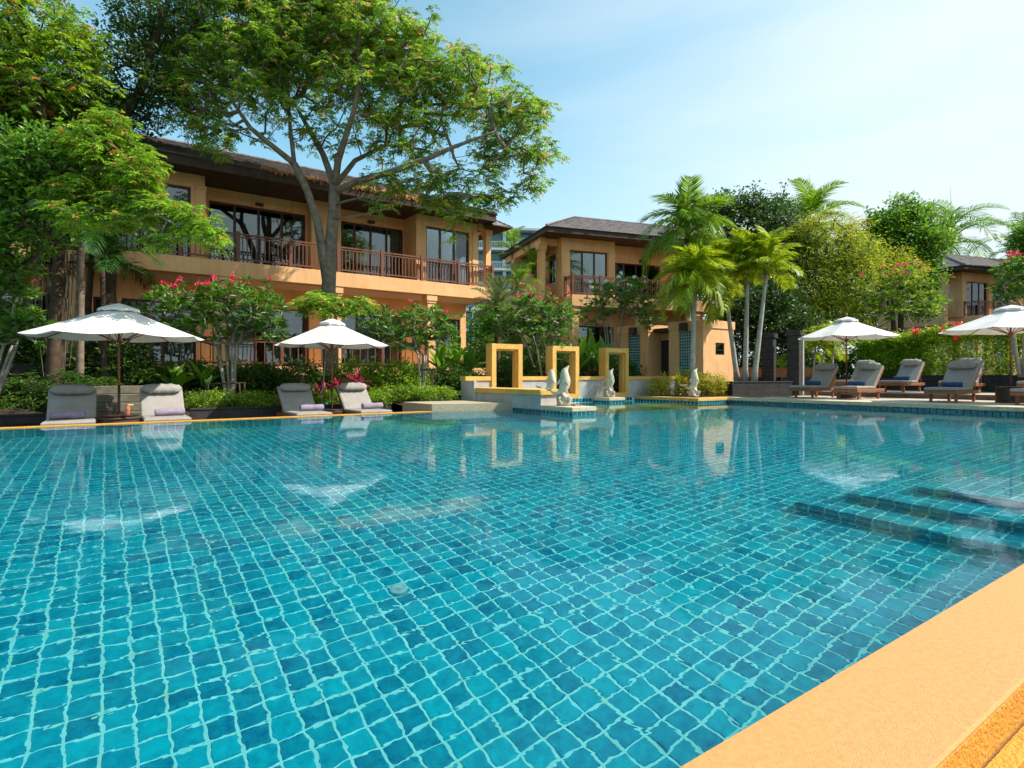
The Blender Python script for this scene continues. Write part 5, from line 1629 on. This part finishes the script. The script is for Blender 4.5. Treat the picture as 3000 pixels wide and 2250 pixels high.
# plumerias
def plumeria(base, top, blobs, label, n=110, flower=PINK, nf=16, F=15, spread=.5, leaf=LF_PLUM, size=.24, seed=0, dens=11):
    random.seed(50 + seed)
    stems = []
    base = Vector(base); top = Vector(top)
    for k in range(5):
        a = random.uniform(0, 6.28); 
        d = Vector((math.cos(a) * spread, math.sin(a) * spread, 0)) * random.uniform(.5, 1)
        j = base + Vector((d.x * .12, d.y * .12, 0))
        stems.append(([base if k == 0 else j, j.lerp(top + d, .35) + d * .15, top + d], [.055, .042, .028]))
    return tree('plumeria_tree', label, stems, blobs, int(n * 1.6), leaf, 'rosette', size, dens, BARKL, group='flowering plumeria trees', step=.3, mind=.1, shell=.2, r_tip=.014, sides=5, flowers=(flower, nf, .115, 1.0), expo=.3)
FP = 16.4
plumeria(B(668, FP, .1), W(640, 1010, FP), [BL(560, 900, FP, 95, 55, .9), BL(690, 880, FP, 95, 60, 1.0), BL(780, 900, FP, 65, 55, .7), BL(640, 960, FP, 130, 45, .9), BL(480, 890, FP, 45, 45, .5), BL(800, 970, FP, 45, 40, .5)], 'wide pink plumeria tree right of the first umbrella', 210, nf=17, seed=1, dens=11)
FP = 18.2
plumeria(B(1228, FP, .3), W(1215, 1040, FP), [BL(1130, 960, FP, 75, 50, .8), BL(1240, 940, FP, 80, 50, .8), BL(1300, 975, FP, 40, 45, .5), BL(1190, 1000, FP, 80, 30, .7), BL(1080, 935, FP, 35, 35, .4)], 'small plumeria tree with few flowers right of the second umbrella', 130, nf=6, seed=2)
FP = 20.5
plumeria(B(1595, FP, .5), W(1580, 1020, FP), [BL(1540, 930, FP, 95, 60, 1), BL(1640, 930, FP, 60, 50, .8), BL(1500, 970, FP, 55, 50, .7), BL(1590, 980, FP, 80, 40, .8), BL(1570, 885, FP, 60, 35, .8)], 'rounded pink plumeria behind the first two yellow portals', 190, nf=15, seed=3)
FP = 25.5
plumeria(B(1800, FP, .8), W(1800, 940, FP), [BL(1790, 880, FP, 80, 45, 1.2), BL(1740, 920, FP, 55, 35, .8), BL(1870, 890, FP, 60, 50, 1), BL(1830, 845, FP, 70, 35, .9), BL(1900, 930, FP, 50, 35, .7)], 'white flowered plumeria in front of the middle hotel wing', 170, flower=WHITEF, nf=22, seed=4)
FP = 27
plumeria(B(2615, FP, .9), W(2615, 960, FP), [BL(2560, 850, FP, 70, 50, 1.2), BL(2650, 830, FP, 70, 55, 1.2), BL(2700, 890, FP, 50, 45, .9), BL(2530, 900, FP, 40, 45, .8), BL(2620, 900, FP, 90, 45, 1.2)], 'bare stemmed pink plumeria above the hedge behind the far umbrella', 170, nf=20, seed=5, spread=.9, leaf=LF_HEDGE, size=.26)
FP = 20
plumeria(B(2990, FP, .9), W(2980, 900, FP), [BL(2990, 830, FP, 75, 60, 1.0), BL(2955, 870, FP, 35, 35, .6), BL(3030, 780, FP, 60, 60, .8), BL(2960, 790, FP, 45, 35, .6)], 'pink plumeria at the right edge above the right umbrella', 110, nf=14, seed=6)
FP = 12.8
plumeria(B(-60, FP, .0), W(-20, 1010, FP), [BL(20, 870, FP, 60, 50, .6), BL(-40, 950, FP, 70, 60, .6), BL(70, 960, FP, 50, 50, .5)], 'pink plumeria branch entering at the left edge', 90, nf=5, seed=7)

# palms
palm('feather_palm', 'tall feather palm in front of the middle hotel wing roof', B(2020, 24.5, .6), W(2012, 710, 24.5), 2.3, 22, LF_PALM, BARKG, .13, .09, seed=3, key='tall', ll=.75, droop=1.0, nl=52, elev=(-.2, 1.45), hang=.75, width=.05)
palm('front_palm', 'bright green palm standing before the orange pool hut', B(2026, 21.9, .2), W(2034, 850, 21.9), 1.62, 26, LF_PALMY, BARKG, .11, .085, seed=4, key='front', ll=.75, droop=.85, nl=50, elev=(-.35, 1.3), vee=.7, hang=.6, width=.05)
for k, (bx_, tx, ty, F, lb) in enumerate(((2160, 2120, 820, 23.2, 'left stem of the three slim palms beside the hut'), (2182, 2190, 800, 22.8, 'middle stem of the three slim palms beside the hut'), (2208, 2245, 800, 22.4, 'right leaning stem of the three slim palms beside the hut'))):
    palm('slim_palm', lb, B(bx_, F, .70), W(tx, ty, F), 1.45, 20, LF_PALMY, BARKG, .105, .065, seed=5 + k, key='slim', ll=.6, droop=.5, nl=48, width=.045, elev=(-.25, 1.3), group='three slim palms beside the hut', vee=.7, bend=(0, 0, 0), hang=.45)
palm('feather_palm', 'tall palm crown rising above the trees behind the shower pillars', B(2330, 34, 1), W(2370, 690, 34), 3.3, 18, LF_PALM, BARKG, .17, .12, spear=3.6, seed=9, key='back', ll=.95, droop=.9, nl=50, width=.06, elev=(-.3, 1.2))
palm('feather_palm', 'windblown palm crown above the trees left of the far right wing', B(2790, 49, 1), W(2785, 720, 49), 4.9, 18, LF_BROAD, BARKG, .17, .12, spear=5, seed=10, key='back2', ll=1.35, droop=1.0, nl=50, width=.06, elev=(-.4, 1.1))
palm('feather_palm', 'palm crown touching the upper right edge', B(3020, 47, 1), W(3010, 760, 47), 4.2, 17, LF_BROAD, BARKG, .17, .12, spear=4, seed=11, key='back3', ll=1.2, droop=.95, nl=48, width=.055)
for k, (px, py, F, cr_, lb) in enumerate(((1500, 745, 34, 1.7, 'palm in the gap between the two hotel wings, left one'), (1560, 800, 31, 1.6, 'lower palm in the gap between the two hotel wings'), (1515, 850, 29, 1.4, 'short bright palm low in the gap between the wings'))):
    palm('feather_palm', lb, B(px, F, .9), W(px, py, F), cr_, 12, LF_PALM, BARKG, .12, .08, seed=20 + k, key='gap%d' % k, ll=.5, droop=.7, nl=30)
palm('cycad_palm', 'grey green fan palm at the end of the long orange building', B(1455, 22.5, .9), W(1458, 900, 22.5), 1.35, 30, LF_FAN, BARKD, .14, .12, seed=24, key='cyc', ll=.35, droop=.45, nl=26, shaft=False, elev=(-.7, 1.3), vee=.8, width=.03)
for k, (bx_, tx, ty, F) in enumerate(((2380, 2388, 1030, 24.6), (2400, 2415, 1020, 24.4), (2437, 2440, 1015, 24.2))):
    palm('young_palm', ['left young palm under the far umbrella', 'middle young palm under the far umbrella', 'right young palm under the far umbrella'][k], B(bx_, F, .9), W(tx, ty, F), 1.05, 9, LF_PALMY, BARKG, .05, .035, seed=30 + k, key='yng', ll=.4, droop=.7, nl=26, group='young palms under the far umbrella', vee=.6)

# right hand trees
def simple_tree(px, F, z0, blobs, n, leaf, style, size, dens, label, name='leafy_tree', bark=BARKD, split=.5, shell=.3, mind=.12, pxt=None, tr=.14):
    zs = [b[0][2] for b in blobs]; zc = sum(zs) / len(zs)
    top = Vector(blobs[0][0]); base = B(px, F, z0)
    m1 = base.lerp(top, .5) + Vector((.15, .1, 0))
    stems = [([base, m1, top], [tr * 1.3, tr, tr * .4])]
    for b in blobs[1:4]: stems.append(([m1, m1.lerp(Vector(b[0]), .5) + Vector((0, 0, .3)), Vector(b[0])], [tr * .7, tr * .5, tr * .2]))
    return tree(name, label, stems, blobs, n, leaf, style, size, dens, bark, step=.5, mind=mind, shell=shell)
F = 29
simple_tree(2180, F, .9, [BL(2190, 660, F, 110, 85, 2), BL(2100, 640, F, 60, 65, 1.4), BL(2270, 640, F, 70, 70, 1.5), BL(2160, 760, F, 130, 80, 2), BL(2300, 760, F, 90, 80, 1.6), BL(2130, 600, F, 40, 35, .8), BL(2200, 600, F, 45, 35, .8)], 1500, LF_DARK, 'broad', .20, 10, 'dark leaved tree behind the slim palms')
F = 26.5
simple_tree(2250, F, .9, [BL(2270, 930, F, 120, 60, 1.4), BL(2180, 920, F, 90, 80, 1.3), BL(2350, 980, F, 80, 50, 1.2), BL(2270, 860, F, 70, 50, 1.2)], 900, LF_DARK, 'broad', .19, 9, 'dark glossy shrub mass behind the shower pillars')
F = 28.5
simple_tree(2430, F, .9, [BL(2420, 720, F, 120, 90, 1.8), BL(2370, 830, F, 100, 110, 1.7), BL(2490, 830, F, 80, 110, 1.6), BL(2440, 930, F, 110, 80, 1.5), BL(2500, 740, F, 60, 60, 1.2), BL(2350, 690, F, 60, 45, 1.2)], 2000, LF_BAMB, 'bamboo', .23, 14, 'yellowish bamboo like tree above the far umbrella', name='bamboo_tree')
F = 33
simple_tree(2640, F, .9, [BL(2640, 700, F, 100, 70, 2), BL(2590, 650, F, 45, 38, 1.2), BL(2655, 630, F, 40, 30, 1), BL(2690, 720, F, 75, 75, 1.8), BL(2620, 780, F, 110, 70, 1.8), BL(2690, 820, F, 50, 65, 1.4), BL(2560, 720, F, 45, 60, 1), BL(2690, 640, F, 50, 40, 1), BL(2640, 600, F, 35, 26, .8), BL(2575, 655, F, 30, 24, .7), BL(2760, 690, F, 30, 30, .8), BL(2700, 900, F, 50, 40, 1)], 1700, LF_BROAD, 'broad', .23, 11, 'large round green tree left of the far right wing')
F = 30.5
simple_tree(2630, F, .9, [BL(2610, 770, F, 60, 40, 1), BL(2660, 800, F, 45, 35, 1), BL(2560, 800, F, 50, 40, 1)], 420, LF_YEL, 'bamboo', .20, 12, 'small reddish yellow leaved tree inside the tree group')
F = 38
simple_tree(3020, F, .9, [BL(3025, 770, F, 40, 50, 1.6), BL(3030, 700, F, 60, 60, 1.5), BL(3040, 800, F, 60, 60, 1.5)], 800, LF_BROAD, 'broad', .26, 9, 'green tree in front of the far right wing roof')
# backdrop trees closing the horizon
bd = [(1750, 52, 820, 130, LF_DARK, 'far dark tree behind the middle hotel wing'), (2050, 50, 800, 150, LF_BROAD, 'far green tree behind the tall palm'), (2350, 48, 860, 170, LF_DARK, 'far tree behind the bamboo tree'), (2700, 56, 900, 170, LF_DARK, 'far tree left of the right hotel wing'), (3000, 52, 860, 150, LF_DARK, 'far tree at the right edge'), (1480, 44, 930, 80, LF_BROAD, 'tree far back in the gap between the wings'), (60, 30, 900, 170, LF_DARK, 'far dark tree behind the left plants'), (-150, 24, 800, 200, LF_DARK, 'dark tree beyond the left edge')]
for k, (px, F, py, rr, lf, lb) in enumerate(bd):
    simple_tree(px, F, .5, [BL(px, py, F, rr, rr * .6, 2.5), BL(px - rr * .8, py + 60, F, rr * .7, rr * .6, 2.2), BL(px + rr * .8, py + 60, F, rr * .7, rr * .6, 2.2), BL(px, py + 130, F, rr, rr * .5, 2)], 700, lf, 'broad', .42, 8, lb, mind=.3)

# ------------------------------------------------------------------ shrubs and hedges
def hb(px0, px1, F, z0, z1, d):      # a box in view axes -> BL row
    out = []
    n = max(1, int((px1 - px0) / 90))
    for i in range(n):
        px = px0 + (px1 - px0) * (i + .5) / n
        s = F / 1700; rx = (px1 - px0) / n * .62 * s
        c = B(px, F, (z0 + z1) / 2)
        out.append((tuple(c), (rx, d, (z1 - z0) / 2 * random.uniform(.9, 1.12))))
    return out
bush('hibiscus_hedge', 'long clipped green hedge dotted with red hibiscus flowers above the black planter', None, 8500, LF_HIB, .12, flowers=(REDF, 60, .19), boxes=[(26.7, 28.0, -3, 12.0, .9, 2.62)], cat='hedge', dens=9)
# left bank of shrubs, from front to back
bush('clipped_bush', 'low sunlit bush behind the black planter wall between the loungers', hb(560, 800, 15.3, .05, .52, .4), 420, LF_HEDGE, .075, dens=12, group='low clipped bushes along the planter')
bush('clipped_bush', 'low sunlit bush left of the granite platform under the staked plumeria', hb(1120, 1330, 17.6, .15, .62, .45), 420, LF_HEDGE, .075, dens=12, group='low clipped bushes along the planter')
bush('clipped_bush', 'low bush between the two right hand loungers of the lower deck', hb(830, 1130, 16.9, .05, .50, .4), 420, LF_HEDGE, .08, dens=12, group='low clipped bushes along the planter')
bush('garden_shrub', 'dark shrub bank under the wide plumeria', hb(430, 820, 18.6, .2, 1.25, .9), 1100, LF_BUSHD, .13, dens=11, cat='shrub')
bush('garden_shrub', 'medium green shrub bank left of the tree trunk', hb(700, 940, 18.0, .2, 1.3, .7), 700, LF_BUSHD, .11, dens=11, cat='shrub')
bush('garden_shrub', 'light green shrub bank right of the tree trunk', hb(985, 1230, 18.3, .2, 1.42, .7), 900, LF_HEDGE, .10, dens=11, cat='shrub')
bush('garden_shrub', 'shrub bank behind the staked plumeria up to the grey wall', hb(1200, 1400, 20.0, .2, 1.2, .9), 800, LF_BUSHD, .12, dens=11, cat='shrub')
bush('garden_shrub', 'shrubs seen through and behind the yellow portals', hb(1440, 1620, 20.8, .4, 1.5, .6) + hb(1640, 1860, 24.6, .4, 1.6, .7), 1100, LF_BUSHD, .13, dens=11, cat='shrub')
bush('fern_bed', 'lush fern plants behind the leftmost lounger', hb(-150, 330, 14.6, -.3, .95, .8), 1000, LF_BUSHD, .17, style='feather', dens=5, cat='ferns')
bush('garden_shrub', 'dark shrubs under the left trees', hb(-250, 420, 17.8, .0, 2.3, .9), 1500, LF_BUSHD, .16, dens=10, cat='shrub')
bush('croton_bush', 'yellow green croton bush on the planter behind the right dolphin', [BL(1985, 1128, 21.9, 75, 32, .5), BL(2085, 1128, 21.9, 45, 28, .5), BL(1925, 1138, 21.9, 30, 24, .4), BL(2030, 1108, 22.0, 45, 22, .5)], 620, LF_CROT, .085, dens=10)
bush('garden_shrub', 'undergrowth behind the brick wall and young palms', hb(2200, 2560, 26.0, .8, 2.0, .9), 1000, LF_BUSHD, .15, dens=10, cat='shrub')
bush('fern_tree', 'feathery fern crown around the trunk above the second umbrella', [BL(930, 885, 17.2, 60, 16, .7), BL(1030, 890, 17.2, 55, 16, .6), BL(970, 905, 17.0, 70, 14, .6)], 80, LF_RAIN, .30, style='feather', dens=6, cat='fern', stems=False)
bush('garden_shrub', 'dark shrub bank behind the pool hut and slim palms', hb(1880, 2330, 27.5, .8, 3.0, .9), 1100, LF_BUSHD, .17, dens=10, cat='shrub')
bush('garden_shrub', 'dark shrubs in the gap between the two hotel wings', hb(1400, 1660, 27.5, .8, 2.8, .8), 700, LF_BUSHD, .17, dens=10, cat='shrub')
# big leaved plants: each leaf a part
def blade_mesh(ln, wd, leaf, curl=.5, key=None):
    n = 9; V = []; F = []
    for i in range(n):
        t = i / (n - 1); x = ln * t * (1 - .1 * curl * t); z = ln * (.1 * t - curl * .35 * t ** 2.3)
        w = wd * math.sin(math.pi * min(1, (t * .93 + .05))) ** .7 * .5
        V += [(x, -w, z + w * .35), (x, 0, z), (x, w, z + w * .35)]
    for i in range(n - 1):
        for j in range(2): F.append((i * 3 + j, i * 3 + j + 1, i * 3 + j + 4, i * 3 + j + 3))
    o = npmesh('leaf', V, F, leaf, rnd=np.repeat(rng.random(), len(V)), smooth=True); me = o.data; bpy.data.objects.remove(o); return me
def leafy(name, base, n, ln, wd, leaf, label, cat='plant', elev=(.4, 1.4), curl=.6, seed=0, group=None, rise=0.0):
    random.seed(300 + seed)
    r = empty(name, base, 0, label, cat, group)
    ms = [blade_mesh(ln * random.uniform(.8, 1.15), wd, leaf, curl * random.uniform(.6, 1.4)) for _ in range(5)]
    MB().tube([(0, 0, 0), (0, 0, max(.12, rise))], [.04, .025], 6).build('stem', BARKD, r)
    for i in range(n):
        el = elev[0] + (elev[1] - elev[0]) * (i / max(1, n - 1)) + random.uniform(-.1, .1)
        inst('leaf', ms[i % 5], (random.uniform(-.08, .08), random.uniform(-.08, .08), rise * random.uniform(.3, 1) if rise else .05), r, (random.uniform(-.3, .3), -el, 2.39996 * i + random.random() * .4))
    return r
for k, (px, F, z, n, ln, lb) in enumerate(((1290, 20.6, .8, 11, 1.15, 'heliconia clump left of the fountain wall'), (1370, 20.9, .8, 11, 1.2, 'heliconia clump beside the leftmost portal'), (1330, 21.6, 1.0, 10, 1.35, 'tall heliconia clump behind, at the building corner'), (1690, 22.5, .9, 12, 1.4, 'banana leaved clump between the middle and right portals'), (1770, 22.8, .9, 12, 1.35, 'banana leaved clump left of the pool hut'), (1735, 23.6, 1.1, 10, 1.6, 'tall banana leaved clump behind the right portal'), (600, 17.4, .5, 8, .8, 'broad leaved plant under the wide plumeria'), (520, 17.2, .4, 7, .75, 'broad leaved plant behind the left umbrella'), (2290, 25.2, .9, 8, .8, 'broad leaved plant between the shower pillars'))):
    leafy('banana_plant', B(px, F, z), n, ln, .30, LF_BAN, lb, elev=(.5, 1.45), seed=k, rise=.3, curl=.45)
for k, (px, F, z, s_, lb) in enumerate(((985, 17.2, .52, 1, 'left red cordyline beside the second umbrella pole'), (1045, 17.3, .70, 1.05, 'right red cordyline, highest of the three'), (945, 17.0, .42, .9, 'dark red cordyline left of the umbrella pole'))):
    leafy('cordyline_plant', B(px, F, z), 34, .42 * s_, .055, LF_RED, lb, elev=(-.3, 1.4), curl=.5, seed=40 + k, group='red cordylines behind the second umbrella')
bpy.context.view_layer.update()
